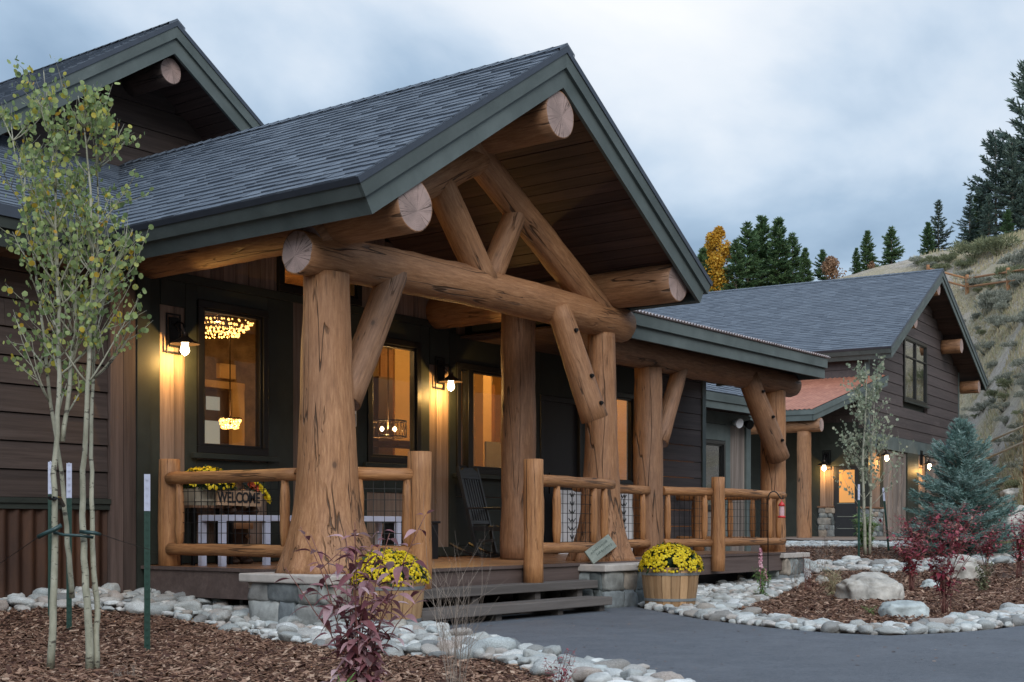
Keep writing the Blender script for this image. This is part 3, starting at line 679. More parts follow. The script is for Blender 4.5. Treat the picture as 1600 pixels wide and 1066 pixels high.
# ---- wing porch roof
sr0, sr1 = 13.32, 19.5
def shz(b): return 3.515 + .03 * (b - 8.7)
mb = MB(); n = 760; vs = []
for i in range(n):
    x = sr0 + (sr1 + .03 - sr0) * i / (n - 1); w = .013 * math.sin(2 * math.pi * x / .076)
    for b in (8.62, 10.8): vs.append((x, b, shz(b) + .02 + w))
    for b in (10.8, 8.62): vs.append((x, b, shz(b) + .012 + w))
mb.add(vs, [(4 * i, 4 * i + 4, 4 * i + 5, 4 * i + 1) for i in range(n - 1)] + [(4 * i + 2, 4 * i + 6, 4 * i + 7, 4 * i + 3) for i in range(n - 1)] + [(4 * i + 3, 4 * i + 7, 4 * i + 4, 4 * i) for i in range(n - 1)], .5, 0, True)
mb.build('corrugated_porch_roof', CORR, lodge, True)
mb = MB(); mb.box(sr0, sr1, 8.69, 10.8, 3.40, 3.505); mb.build('roof_slab', GREEND, lodge, True)
mb = MB(); mb.box(sr0, sr1 + .005, 8.655, 8.688, 3.36, 3.50); mb.box(sr1 + .002, sr1 + .035, 8.688, 10.6, 3.36, 3.50); mb.box(sr0, sr1 - .03, 8.70, 8.74, 3.20, 3.37, .7); mb.box(sr1 - .03, sr1, 8.70, 10.6, 3.20, 3.37, .7); mb.build('eave_fascia', GREEN, lodge, True)
mb = MB(); y = 8.76
while y < 11.0: mb.box(sr0, sr1 - .04, y, y + .133, 3.335, 3.36); y += .14
mb.build('soffit', SOFF, lodge, True)

# ---- deck, steps, pedestals
DZ = .49
mb = MB(); b = 8.13
while b < 11.05:
    a0, a1 = 8.38, (13.45 if b < 8.98 else 18.98)
    x = a0 - rnd() * 1.5
    while x < a1:
        e = x + 3.2; mb.box(max(a0, x), min(a1, e) - .004, b, b + .134, DZ - .03, DZ + ru(-.001, .001)); x = e
    b += .14
mb.build('deck_floor', DECKW, lodge, True)
mb = MB(); mb.box(8.36, 13.5, 8.115, 8.129, DZ - .27, DZ - .032); mb.box(8.345, 13.5, 8.09, 8.128, DZ - .03, DZ + .002, .8)
mb.box(8.355, 8.372, 8.13, 11.0, DZ - .29, DZ - .032); mb.box(8.335, 8.375, 8.13, 11.04, DZ - .03, DZ + .002, .8)
mb.box(13.46, 19.0, 8.975, 8.989, DZ - .27, DZ - .032); mb.box(13.455, 19.02, 8.955, 8.989, DZ - .03, DZ + .002, .8); mb.box(13.46, 13.48, 8.13, 8.97, DZ - .27, DZ - .032)
mb.box(18.99, 19.005, 8.99, 11.0, DZ - .27, DZ - .032)
mb.build('deck_fascia', DECK, lodge, True)
mb = MB(); 
for i in range(6): mb.box(8.9 + i * 1.9, 9.0 + i * 1.9, 9.4, 9.5, 0, .22)
mb.box(8.5, 18.9, 9.7, 9.75, .0, .45); mb.build('deck_posts_dark_backing', BLACKP, lodge, True)  # posts plus a black backing board added to darken the under-deck gap
for (a0, a1, b0, b1, zt) in ((8.62, 11.62, 7.54, 7.86, .155), (8.70, 11.80, 7.84, 8.10, .315)):
    mb = MB(); mb.box(a0, a1, b0, b0 + .15, zt - .085, zt); mb.box(a0, a1, b0 + .156, b1, zt - .085, zt - .001); mb.build('stair_tread', STEP, lodge, True, bevel=.008)
for a in (8.72, 9.75, 10.75, 11.5):
    mb = MB(); mb.box(a, a + .09, 7.62, 8.10, .0, .069); mb.box(a, a + .09, 7.90, 8.10, .07, .229); mb.build('stair_stringer', STEP, lodge, True)
def rock_bm(seed, sub=2, box=.0, amp=.18, fs=1.3):
    bm = bmesh.new(); bmesh.ops.create_icosphere(bm, subdivisions=sub, radius=1)
    for v in bm.verts:
        p = v.co.copy()
        if box:
            q = Vector([math.copysign(abs(c) ** (1 - box), c) for c in p]); p = q
        d = noise.noise(v.co * fs + Vector((seed * 7.1, seed, 0))) + .4 * noise.noise(v.co * fs * 2.7 + Vector((seed, 3, 0)))
        v.co = p * (1 + amp * d)
    vs = [v.co.copy() for v in bm.verts]; fs_ = [tuple(v.index for v in f.verts) for f in bm.faces]; bm.free(); return vs, fs_
ROCKS = [rock_bm(i, 3, .12 * (i % 4), .34, 1.0) for i in range(10)]; BLOCKS = [rock_bm(i + 20, 3, .50, .24, 1.3) for i in range(8)]
def put(mb, shape, c, s, rz=0, r=None, rx=0, sm=True, mi=0):
    M = Matrix.Translation(Vector(c)) @ Matrix.Rotation(rz, 4, 'Z') @ Matrix.Rotation(rx, 4, 'X') @ Matrix.Diagonal((*s, 1))
    mb.add([M @ v for v in shape[0]], shape[1], r, mi, sm)
def stonewall(mb, p0, p1, z0, z1, size=.21, depth=.085):
    p0 = Vector((*p0, 0)); p1 = Vector((*p1, 0)); L = (p1 - p0).length; d = (p1 - p0).normalized(); ang = math.atan2(d.y, d.x)
    z = z0
    while z < z1 - .03:
        h = min(size * ru(.6, 1.25), z1 - z)
        if z1 - z - h < .05: h = z1 - z
        x = -.02
        while x < L:
            w = size * ru(.6, 2.1); w = min(w, L - x + .02)
            if w > .05:
                c = p0 + d * (x + w / 2); put(mb, random.choice(BLOCKS), (c.x, c.y, z + h / 2), (w * .55, depth * ru(.8, 1.2), h * .56), ang + ru(-.03, .03), rx=ru(-.1, .1))
            x += w * .97
        z += h * .96
def pedestal(a0, a1, b0, b1, ztop, zb=-.02, joints=()):
    mb = MB(); i = .11
    mb.box(a0 + i + .03, a1 - i - .03, b0 + i + .03, b1 - i - .03, zb, ztop - .085); mb.build('mortar_core', MORTAR, lodge, True)
    mb = MB(); c = [(a0 + i, b0 + i), (a1 - i, b0 + i), (a1 - i, b1 - i), (a0 + i, b1 - i)]
    for k in range(4): stonewall(mb, c[k], c[(k + 1) % 4], zb, ztop - .075)
    mb.build('stone_base', STONE, lodge, True)
    mb = MB(); xs = [a0] + list(joints) + [a1]
    for x0, x1 in zip(xs, xs[1:]):
        k = 7; vs = []
        mb.box(x0 + .002, x1 - .002, b0, b1, ztop - .075, ztop)
    o = mb.build('cap_slab', CAPS, lodge, True, bevel=.012)
pedestal(7.83, 8.95, 7.86, 9.0, .475, joints=(8.33,)); pedestal(11.82, 13.5, 7.76, 9.1, .475, joints=(12.45,)); pedestal(18.48, 19.4, 8.9, 9.95, .475)

# ---- railings
def railing(p0, p1, pk0=(.10,), pk1=(.10,), rr=.062, zt=1.42, zb=.66, mesh=True, rb=.05):
    R_ = empty('railing', (p0[0], p0[1], DZ)); R_.parent = lodge; R_.matrix_parent_inverse = wmat(lodge).inverted()
    P = Vector((*p0, 0)); Q = Vector((*p1, 0)); d = (Q - P).normalized(); L = (Q - P).length
    at = lambda t, z: (P.x + d.x * t, P.y + d.y * t, z)
    logobj('top_rail', at(-.02, zt - .06 + ru(-.005, .005)), at(L + .02, zt - .06), rr, rr * .95, R_, LOGR, LOGR, n=16, knot=.008)
    logobj('bottom_rail', at(-.02, zb), at(L + .02, zb + ru(-.01, .01)), rr * .95, rr * .9, R_, LOGR, LOGR, n=16, knot=.008)
    for t in list(pk0) + [L - q for q in pk1]:
        logobj('baluster', at(t, zb + .02), at(t, zt - .10), .045, .042, R_, LOGR, LOGR, n=14, knot=.006, prof=lambda t: .046 - .014 * ss(.07, 0, min(t, 1 - t)))
    if mesh:
        a = max(pk0) + .03 if pk0 else .05; b = L - (max(pk1) if pk1 else 0) - .03
        mb = MB(); M = Matrix.Translation(P) @ Matrix.Rotation(math.atan2(d.y, d.x), 4, 'Z')
        x = a
        while x <= b: mb.box(x - .0028, x + .0028, -.0028, .0028, zb + .03, zt - .1, M=M); x += .1016
        z = zb + .06
        while z < zt - .1: mb.box(a, b, .003, .0085, z - .0028, z + .0028, M=M); z += .1016
        mb.build('wire_mesh', WIRE, R_, True)
    return R_
def newel(a, b, z0, z1, r=.095, mat=LOGR): return logobj('newel_post', (a, b, z0), (a, b, z1), r * 1.04, r, lodge, mat, mat, knot=.01, n=20)
newel(8.50, 10.80, DZ, 1.56, .105); newel(9.13, 8.02, .31, 1.57, .108); newel(10.86, 8.0, .31, 1.57, .10); newel(16.4, 8.90, .26, 1.57, .095)
railing((8.44, 10.70), (8.40, 8.86), (.14,), (.16,)); railing((8.66, 8.36), (9.05, 8.06), (.02,), (.03,)); railing((10.94, 8.02), (12.6, 8.20), (.06, .42), (.42, .16))
railing((13.15, 9.05), (15.0, 9.2), (.2,), (.12,)); railing((15.40, 9.18), (16.32, 8.98), (.08,), (.12,)); railing((16.49, 8.97), (18.76, 9.06), (.02,), (.16, .5))
railing((18.92, 9.55), (18.92, 11.0), (.1, .5), (.3,)); newel(18.92, 10.62, DZ, 1.5, .09)

# ---- connector wing between the lodge and the garage
conn = empty('connector_wing', (23, 13, 0), 0, 'low grey barn-wood link with a small shingled roof behind the porch end', 'building wing')
CW = (23.2, 24.2, 1.2, 2.62)
mb = MB(); vboards(mb, 19.9, 25.3, .3, 3.25, 13.0, .1, [CW], w=.22); mb.build('board_wall', BARNG, conn, True)
mb = MB(); mb.box(22.4, 23.19, 12.965, 13.0, .3, 3.2); mb.box(24.21, 24.42, 12.965, 13.0, .3, 3.2); mb.box(23.19, 24.21, 12.965, 13.0, 2.63, 2.95); mb.box(19.9, 25.3, 12.96, 13.0, 2.96, 3.2); mb.box(25.1, 25.3, 12.95, 13.0, .3, 2.95); mb.build('trim_boards', GREEN, conn, True)
window(conn, *CW, 13.0, sill=False)
sl2 = math.hypot(1, .5)
pl = MB(); vs = [(19.9, 12.4, 3.47), (25.5, 12.4, 3.47), (25.5, 15.4, 4.97), (19.9, 15.4, 4.97)]; pl.add(vs + [(x, y, z - .12) for x, y, z in vs], [(0, 1, 2, 3), (7, 6, 5, 4), (0, 4, 5, 1), (1, 5, 6, 2), (0, 3, 7, 4)]); pl.build('roof', DRIP, conn, True)
mb = MB(); shingles(mb, (19.9, 12.38, 3.475), (1, 0, 0), (0, 1, .5), 5.6, 3 * sl2); mb.build('shingles', SHING, conn, True)
mb = MB(); mb.box(19.9, 25.5, 12.36, 12.40, 3.30, 3.46); mb.box(19.9, 25.5, 12.39, 12.43, 3.16, 3.31, .7); mb.build('eave_fascia', GREEN, conn, True)
mb = MB(); mb.box(19.9, 25.5, 12.44, 12.99, 3.22, 3.26); mb.build('soffit', SOFF, conn, True)
mb = MB(); mb.box(25.2, 25.3, 13.1, 16, .3, 3.2); mb.box(19.9, 25.3, 16.01, 16.1, .3, 3.4); mb.build('rear_wall', SIDE, conn, True)

# =================================================================== GARAGE BUILDING (own axes: x along its gable front, y to the back)
ZG = .525
gar = empty('garage_building', (40.2355, 16.5004, ZG), R(5.6), 'two-storey brown garage building with barn-wood doors and a copper-red porch roof', 'building')
g_ = lambda z: z - ZG
GX0, GXA, GX1, GE0, GA, GE1, GY = -.5, 6.0, 13.2, g_(6.46), g_(9.92), g_(6.62), -.88
gable(gar, False, GX0, GXA, GX1, GE0, GA, GE1, GY, 21, t1=.06, t2=.22, t3=.40, expo=.17, tab=.36, soffy=20.9, soff=SOFF)
GW = (4.1, 7.1, g_(5.2), g_(7.45))
zl = lambda x: GE0 + (x - GX0) * (GA - GE0) / (GXA - GX0) - .30
zr = lambda x: GE1 + (GX1 - x) * (GA - GE1) / (GX1 - GXA) - .30
gt = lambda x: min(zl(x), zr(x))
mb = MB(); hboards(mb, .0, 12.0, g_(3.88), g_(9.5), 0, .1, [(4.0, 7.2, g_(5.1), g_(7.55))], h=.36,
    left=lambda z: max(0, GX0 + (z + .30 - GE0) * (GXA - GX0) / (GA - GE0)), right=lambda z: min(12, GX1 - (z + .30 - GE1) * (GX1 - GXA) / (GA - GE1)), lap=.02, minlen=3)
mb.build('gable_siding', SIDE2, gar)
Mside = Matrix.Rotation(R(-90), 4, 'Z')     # (x, y) -> (y, -x): a wall facing -x whose x' runs along -y
mb = MB(); hboards(mb, -20.9, -.02, g_(3.0), g_(6.35), 0.02, .1, h=.36, lap=.02, M=Mside, minlen=3); mb.build('side_siding', SIDE2, gar)
mb = MB(); mb.prism([(.12, 0), (11.88, 0), (11.88, gt(11.88)), (6.0, gt(6.0)), (.12, gt(.12))], (.12, 20.8), 'y'); mb.build('wall_core', GREEND, gar)
mb = MB(); mb.box(-.03, .13, -.03, .11, g_(3.88), gt(.05)); mb.box(11.87, 12.03, -.03, .11, 0, gt(11.9)); mb.box(0, 12, -.035, .11, g_(3.42), g_(3.87)); mb.build('corner_trim', GREEN, gar)
mb = MB()
mb.box(1.32, 1.66, -.02, .11, 0, g_(3.42)); mb.box(4.52, 5.95, -.03, .11, 0, g_(3.42)); mb.box(6.9, 7.08, -.02, .11, 0, g_(3.42)); mb.box(10.5, 12, -.03, .11, 0, g_(3.42)); mb.build('dark_trim_boards', GREEND, gar); mb = MB(); mb.box(0, .16, -.02, .11, g_(1.5), g_(3.42))
mb.box(-.02, .11, .0, .30, g_(1.5), g_(4.0)); mb.box(-.02, .11, 1.56, 20, 0, g_(4.4)); mb.box(-.03, .1, .30, 1.56, g_(2.80), g_(4.2)); mb.build('dark_trim_boards', GREEND, gar)
mb = MB(); vboards(mb, .16, 1.32, g_(1.5), g_(3.42), -.0, .1, w=.2); mb.build('barn_board_panel', BARN, gar); mb = MB(); vboards(mb, 5.95, 6.9, 0, g_(3.42), -.0, .1, w=.2)
mb.build('barn_board_panel', BARN, gar)
mb = MB(); vboards(mb, -1.55, -1.10, g_(1.5), g_(2.8), 0, .1, w=.16, M=Mside); mb.build('barn_board_panel', BARN, gar)
for x0, x1 in ((1.68, 4.50), (7.1, 10.48)):
    mb = MB(); zt = g_(3.40); vboards(mb, x0, x1, .03, zt, .06, .05, w=.2); d = mb.build('garage_door', BARNG, gar)
    mb = MB(); xm = (x0 + x1) / 2
    for a, b in ((x0, xm - .01), (xm + .01, x1)):
        rectframe(mb, a, b, .03, zt, .03, .058, .14)
        mb.tube([(a + .1, .045, .1), (b - .1, .045, zt - .1)], .05, 4, sm=False)
    mb.build('door_brace', BARNG, d)
mb = MB(); stonewall(mb, (0.02, 0), (1.32, 0), 0, g_(1.45), .22, .12); stonewall(mb, (0, .30), (0, -.02), 0, g_(1.45), .22, .12); mb.build('stone_pier', STONE, gar)
mb = MB(); stonewall(mb, (0, 1.56), (0, 1.10), 0, g_(1.48), .22, .12); mb.build('stone_pier', STONE, gar)
mb = MB(); mb.box(-.14, 1.36, -.14, .0, g_(1.45), g_(1.50)); mb.box(-.14, 0, .0, .32, g_(1.451), g_(1.501)); mb.box(-.14, 0, 1.08, 1.6, g_(1.48), g_(1.53)); mb.build('pier_cap', LOGD, gar)
mb = MB(); mb.box(-.015, .05, .31, 1.09, 0, g_(2.79)); rectframe(mb, 0, 1, 0, 1, 0, 1, 0) if 0 else None
gd = mb.build('side_door', BLACKP, gar, bevel=.004)
mb = MB(); mb.box(-.022, -.016, .42, .92, g_(1.64), g_(2.68)); 
AMBER = mat_emit('amber_glass', (.62, .30, .09), .34)
mb.build('door_window', AMBER, gd)
mb = MB()
for z in (1.60, 1.18, .80): mb.box(-.03, -.016, .42, .98, g_(z), g_(z) + .02)
mb.build('door_moulding', GREYW, gd)
window(gar, *GW, 0, world=False, mull=(5.6,), horiz=(g_(6.75),), fw=.12)
for (x, z, r) in ((5.95, 9.25, .24), (2.9, 7.72, .26), (9.35, 7.62, .27), (12.25, 6.35, .25)):
    logobj('purlin_log', (x, GY + .15, g_(z)), (x, -.02, g_(z)), r, r, gar, world=False)
# copper porch roof
CX, CY = -5.0, .04
def cop(x): return g_(4.24) + (x - CX) / 5 * (g_(5.64) - g_(4.24))
mb = MB(); n = 420; vs = []
for i in range(n):
    y = CY + (6.5 - CY) * i / (n - 1); w = .014 * math.sin(2 * math.pi * y / .14)
    y2 = -.63 + (6.5 + .63) * i / (n - 1); vs += [(CX - .05, y, cop(CX - .05) + w), (0, y2, cop(0) + w)]
mb.add(vs, [(2 * i, 2 * i + 1, 2 * i + 3, 2 * i + 2) for i in range(n - 1)], .5, 0, True); mb.build('copper_roof', COPPER, gar)
mb = MB(); P = [(CX, CY), (0, -.63), (0, 6.5), (CX, 6.5)]; vs = [(x, y, cop(x) - .03) for x, y in P] + [(x, y, cop(x) - .14) for x, y in P]
mb.add(vs, [(0, 3, 2, 1), (4, 5, 6, 7), (0, 1, 5, 4), (2, 3, 7, 6), (3, 0, 4, 7)]); mb.build('porch_roof_slab', SOFF, gar)
mb = MB()
for d0, d1, o in ((-.02, -.17, 0), (-.165, -.34, .03)):
    a = (CX + o, CY + o); 
    mb.add([(CX + o - .03, CY + o, cop(CX) + d0), (CX + o - .03, 6.5, cop(CX) + d0), (CX + o - .03, 6.5, cop(CX) + d1), (CX + o - .03, CY + o, cop(CX) + d1), (CX + o + .02, CY + o, cop(CX) + d0), (CX + o + .02, 6.5, cop(CX) + d0), (CX + o + .02, 6.5, cop(CX) + d1), (CX + o + .02, CY + o, cop(CX) + d1)], [(0, 1, 2, 3), (7, 6, 5, 4), (3, 2, 6, 7), (0, 3, 7, 4)])
    q = [(CX + o - .03, CY + o - .03), (0, -.66 + o)]
    mb.add([(q[0][0], q[0][1], cop(CX) + d0), (q[1][0], q[1][1], cop(0) + d0), (q[1][0], q[1][1], cop(0) + d1), (q[0][0], q[0][1], cop(CX) + d1), (q[0][0], q[0][1] + .05, cop(CX) + d0), (q[1][0], q[1][1] + .05, cop(0) + d0), (q[1][0], q[1][1] + .05, cop(0) + d1), (q[0][0], q[0][1] + .05, cop(CX) + d1)], [(0, 3, 2, 1), (4, 5, 6, 7), (3, 7, 6, 2), (0, 1, 5, 4), (0, 4, 7, 3), (1, 2, 6, 5)])
mb.build('porch_fascia', GREEN, gar)
logobj('porch_post', (-4.62, .47, -.1), (-4.62, .47, g_(3.62)), .215, .20, gar, world=False)
logobj('porch_beam', (-4.62, -.05, g_(3.79)), (-4.62, 6.4, g_(3.79)), .20, .20, gar, world=False)
logobj('porch_post', (-4.62, 4.4, -.1), (-4.62, 4.4, g_(3.62)), .2, .19, gar, world=False)

# =================================================================== GROUND
def axis(vals): return vals
xs = [-800, -300, -120, -60, -40, -28, -20] + [-16 + .5 * i for i in range(65)] + [17 + 1.2 * i for i in range(80)] + [130, 200, 400, 800]
ys = [-800, -200, -130, -110, -95, -85, -75, -65, -55, -45, -36, -28, -20, -8, 0, 3] + [4 + .4 * i for i in range(75)] + [34.5 + 1.0 * i for i in range(95)] + [140, 200, 400, 900]
def terrain(name, ylist, mat):
    vs = []; 
    for Y in ylist:
        for X in xs: a, b = cam2w(X, Y); vs.append((a, b, terr(X, Y) - .012))
    nx = len(xs); fs = [(j * nx + i, j * nx + i + 1, (j + 1) * nx + i + 1, (j + 1) * nx + i) for j in range(len(ylist) - 1) for i in range(nx - 1)]
    mb = MB(); mb.add(vs, fs, .5, 0, True); o = mb.build(name, mat); o['kind'] = 'structure'; return o
isp = next(i for i, y in enumerate(ys) if y >= 34)
iq = ys.index(-28); terrain('ground', ys[iq:isp + 1], SOIL); terrain('hill', ys[isp:], HILL); terrain('hill', ys[:iq + 1], HILL)

def world_poly(pts):   # pixel outline of a ground patch -> world points on the terrain
    return [hit(x, y)[0] for x, y in pts]
def patch(name, poly, mat, dz):
    from mathutils.geometry import delaunay_2d_cdt
    base = [Vector((p[0], p[1])) for p in poly]; P = []
    for i in range(len(base)):
        p, q = base[i], base[(i + 1) % len(base)]; k = max(1, int((q - p).length / .5))
        P += [p.lerp(q, t / k) for t in range(k)]
    tri = tessellate_polygon([[Vector((p.x, p.y, 0)) for p in P]])
    mb = MB(); mb.add([(p.x, p.y, terw(p.x, p.y) + dz) for p in P], [tuple(t) for t in tri], .5)
    o = mb.build(name, mat); o['kind'] = 'structure'
    bm = bmesh.new(); bm.from_mesh(o.data); bmesh.ops.recalc_face_normals(bm, faces=bm.faces)
    if bm.faces and bm.faces[0].normal.z < 0: bmesh.ops.reverse_faces(bm, faces=bm.faces)
    bm.to_mesh(o.data); bm.free(); return o
edgeL = [(655, 990), (700, 1003), (760, 1010), (810, 1021), (870, 1038), (940, 1050), (1010, 1062)]
edgeR = [(968, 944), (1020, 955), (1100, 970), (1200, 982), (1300, 991), (1390, 995), (1480, 991), (1560, 984), (1600, 979), (1700, 964)]
wl = world_poly(edgeL); wr = world_poly(edgeR)
ex = [Vector((*cam2w(1.3, 6.4), 0)), Vector((*cam2w(2.2, 3), 0)), Vector((*cam2w(3, -12), 0)), Vector((*cam2w(40, -12), 0)), Vector((*cam2w(40, 13), 0)), Vector((*cam2w(14, 13.5), 0))]
patch('path', [Vector((8.5, 8.05, 0))] + wl + ex + wr[::-1] + [Vector((12.0, 8.05, 0))], ASPH, .006)
patch('pavement', [cam2w(x, y) for x, y in ((7.2, 33), (10.6, 33), (13.8, 43), (16.2, 51), (16.0, 55), (9.5, 43), (7.0, 40))], APRON, .02)
patch('footpath', [cam2w(x, y) for x, y in ((6.6, 30.2), (10.6, 30.2), (11, 31.8), (6.6, 31.8))], CONC, .03)

def inpoly(x, y, P):
    c = False; j = len(P) - 1
    for i in range(len(P)):
        if (P[i][1] > y) != (P[j][1] > y) and x < (P[j][0] - P[i][0]) * (y - P[i][1]) / (P[j][1] - P[i][1]) + P[i][0]: c = not c
        j = i
    return c
COBL = [(-160, 905), (180, 912), (235, 905), (395, 918), (400, 880), (600, 880), (640, 960), (662, 985), (700, 1000), (760, 1008), (815, 1020), (880, 1038), (960, 1050), (1020, 1062), (1080, 1078), (980, 1100), (860, 1062), (790, 1042), (700, 1030), (620, 1031), (530, 1019), (430, 1004), (340, 984), (250, 965), (130, 955), (-160, 958)]
COBR = [(962, 941), (985, 905), (1095, 893), (1190, 886), (1235, 882), (1262, 890), (1265, 905), (1230, 925), (1180, 944), (1135, 958), (1200, 968), (1300, 979), (1400, 983), (1500, 975), (1600, 952), (1700, 928), (1700, 960), (1600, 977), (1560, 982), (1480, 989), (1390, 993), (1300, 989), (1200, 980), (1100, 968), (1020, 953)]
COBB = [(1265, 884), (1330, 880), (1400, 884), (1560, 872), (1610, 866), (1610, 876), (1540, 884), (1410, 896), (1330, 893), (1275, 896)]
MULL = [(-160, 956), (130, 953), (250, 963), (340, 982), (430, 1002), (530, 1017), (620, 1029), (700, 1028), (790, 1040), (860, 1060), (900, 1075), (1000, 1120), (1000, 1400), (-160, 1400)]
MULR = [(1130, 962), (1180, 946), (1228, 927), (1262, 905), (1240, 880), (1222, 862), (1240, 853), (1450, 856), (1620, 850), (1760, 850), (1760, 925), (1600, 954), (1500, 977), (1400, 985), (1300, 981), (1200, 970)]
def bounds(P, ymin=6.0):
    w = [hit(x, y, 4.)[0] for x, y in P]; return min(p.x for p in w), max(p.x for p in w), min(p.y for p in w), max(p.y for p in w)
# ---- mulch
def mulch(name, P, n, s0, dens=None):
    x0, x1, y0, y1 = bounds(P); mb = MB(); k = 0; tries = 0
    while k < n and tries < n * 60:
        tries += 1; a, b = ru(x0, x1), ru(y0, y1); z = terw(a, b); px, py = proj(a, b, z)
        X, Y = w2cam(a, b)
        if Y > 15 and rnd() < .35: continue
        if Y > 21 and rnd() < .4: continue
        if not inpoly(px + ru(-6, 6), py + ru(-3, 3), P): continue
        k += 1; L = s0 * random.choice((.5, .8, 1, 1.1, 1.5, 2.1)) * ru(.7, 1.2) * (1 if Y < 15 else 1.35); w = L * ru(.16, .42); 
        M = Matrix.Translation((a, b, z + ru(-.002, .028))) @ Matrix.Rotation(rnd() * 6.28, 4, 'Z') @ Matrix.Rotation(random.gauss(0, .28), 4, 'Y') @ Matrix.Rotation(random.gauss(0, .35), 4, 'X')
        h = ru(.002, .005); c = L * .12
        vs = [(-L / 2, -w * .35, 0), (-L / 2 + c, w / 2, 0), (L / 2, w * .3, 0), (L / 2 - c, -w / 2, 0), (-L / 2, -w * .35, h), (-L / 2 + c, w / 2, h), (L / 2, w * .3, h), (L / 2 - c, -w / 2, h)]
        mb.add([M @ Vector(v) for v in vs], [(4, 7, 6, 5), (0, 4, 5, 1), (1, 5, 6, 2), (2, 6, 7, 3), (3, 7, 4, 0)])
    return tag(mb.build(name, MULCH), None, None, None, 'stuff')
mulch('bark_mulch', MULL, 46000, .038)['label'] = 'reddish brown bark mulch around the staked aspen'
mulch('bark_mulch', MULR, 38000, .040)['label'] = 'brown bark mulch in the curved bed right of the path'
# ---- cobbles
allc = []
grid = {}
def place_cob(P, n, r0, r1, which, mind=.62):
    x0, x1, y0, y1 = bounds(P); t = 0; k = 0
    while t < n * 14 and k < n:
        t += 1; a, b = ru(x0, x1), ru(y0, y1); z = terw(a, b); px, py = proj(a, b, z)
        if not inpoly(px, py, P): continue
        if 8.62 < a < 11.8 and 7.4 < b < 11: continue
        if 9.0 < a < 18.9 and b > 9.4 and which != 'B': continue
        r = ru(r0, r1) * (1.25 if rnd() < .12 else 1); key = (int(a / .3), int(b / .3)); ok = True
        for i in (-1, 0, 1):
            for j in (-1, 0, 1):
                for (qa, qb, qr) in grid.get((key[0] + i, key[1] + j), ()):
                    if (qa - a) ** 2 + (qb - b) ** 2 < ((qr + r) * mind) ** 2: ok = False; break
        if not ok: continue
        grid.setdefault(key, []).append((a, b, r)); k += 1
        X, Y = w2cam(a, b); allc.append((r / Y, a, b, z, r, which, -20 < px < 1620 and py < 1080))
place_cob(COBL, 600, .058, .100, 'L', .72); place_cob(COBL, 1700, .028, .058, 'L', .64); place_cob(COBR, 620, .050, .090, 'R', .72); place_cob(COBR, 2600, .026, .052, 'R', .64); place_cob(COBB, 160, .07, .13, 'B', .7)
allc.sort(reverse=True); vis = [c for c in allc if c[6]][:298]; visset = set(id(c) for c in vis)
cobmesh = []
for i, shp in enumerate(ROCKS):
    mb = MB(); mb.add(shp[0], shp[1], .5, 0, True); o = mb.build('cobble', COB); cobmesh.append(o)
def cobpose(c):
    _, a, b, z, r, w, _v = c; return (a, b, z + r * .22 + (ru(0, .05) if w == 'L' else ru(0, .02))), (r * ru(.95, 1.45), r * ru(.72, .95), r * ru(.42, .75)), rnd() * 6.28
used = set()
for i, c in enumerate(vis):
    k = i % len(cobmesh); loc, s, rz = cobpose(c); src = cobmesh[k]
    if k in used: o = src.copy(); C.objects.link(o)
    else: o = src; used.add(k)
    o.location = loc; o.scale = s; o.rotation_euler = (ru(-.25, .25), ru(-.25, .25), rz)
    L_ = c[5] == 'L'
    tag(o, 'rounded grey river cobble in the bed under the left side of the porch' if L_ else 'rounded grey river cobble edging the bed right of the path', 'cobble', 'river cobbles left of the path' if L_ else 'river cobbles right of the path')
mb = MB()
for c in allc:
    if id(c) in visset: continue
    loc, s, rz = cobpose(c); put(mb, random.choice(ROCKS), loc, s, rz, rx=ru(-.2, .2))
tag(mb.build('river_cobbles', COB), 'smaller grey river cobbles filling the beds', None, None, 'stuff')
mb = MB()
for i in range(700):
    px, py = ru(1225, 1450), ru(847, 860)
    X_ = (px - 800) / F; Y = ru(29.3, 31); a, b = cam2w(X_ * Y, Y); r = ru(.04, .09); put(mb, random.choice(ROCKS), (a, b, terw(a, b) + .02), (r * 1.2, r, r * .6), rnd() * 6)
tag(mb.build('gravel', COB), None, None, None, 'stuff')
for c_ in (): pass
random.seed(44); mb = MB()
for i in range(170):
    px = ru(700, 1640); py = ru(955, 1062) if px < 1250 else ru(990, 1062); a, b = cam2w((px - 800) / F * (ZC * F / (py - HZ)), ZC * F / (py - HZ))
    X, Y = w2cam(a, b)
    if inpoly(px, py, COBR) or inpoly(px, py, COBL) or inpoly(px, py, MULL) or py < 950 + (1 if px < 966 else 0): continue
    if rnd() < .6 and py > 1000: continue
    r_ = ru(.006, .016); disc_n = 5; th = rnd() * 6
    mb.add([(a + r_ * math.cos(th + k * 1.25) * ru(.6, 1.4), b + r_ * math.sin(th + k * 1.25), .008 + ru(0, .004)) for k in range(5)], [(0, 1, 2, 3, 4)])
tag(mb.build('litter_chips', MULCH), 'small bark chips scattered on the asphalt path', None, None, 'stuff')
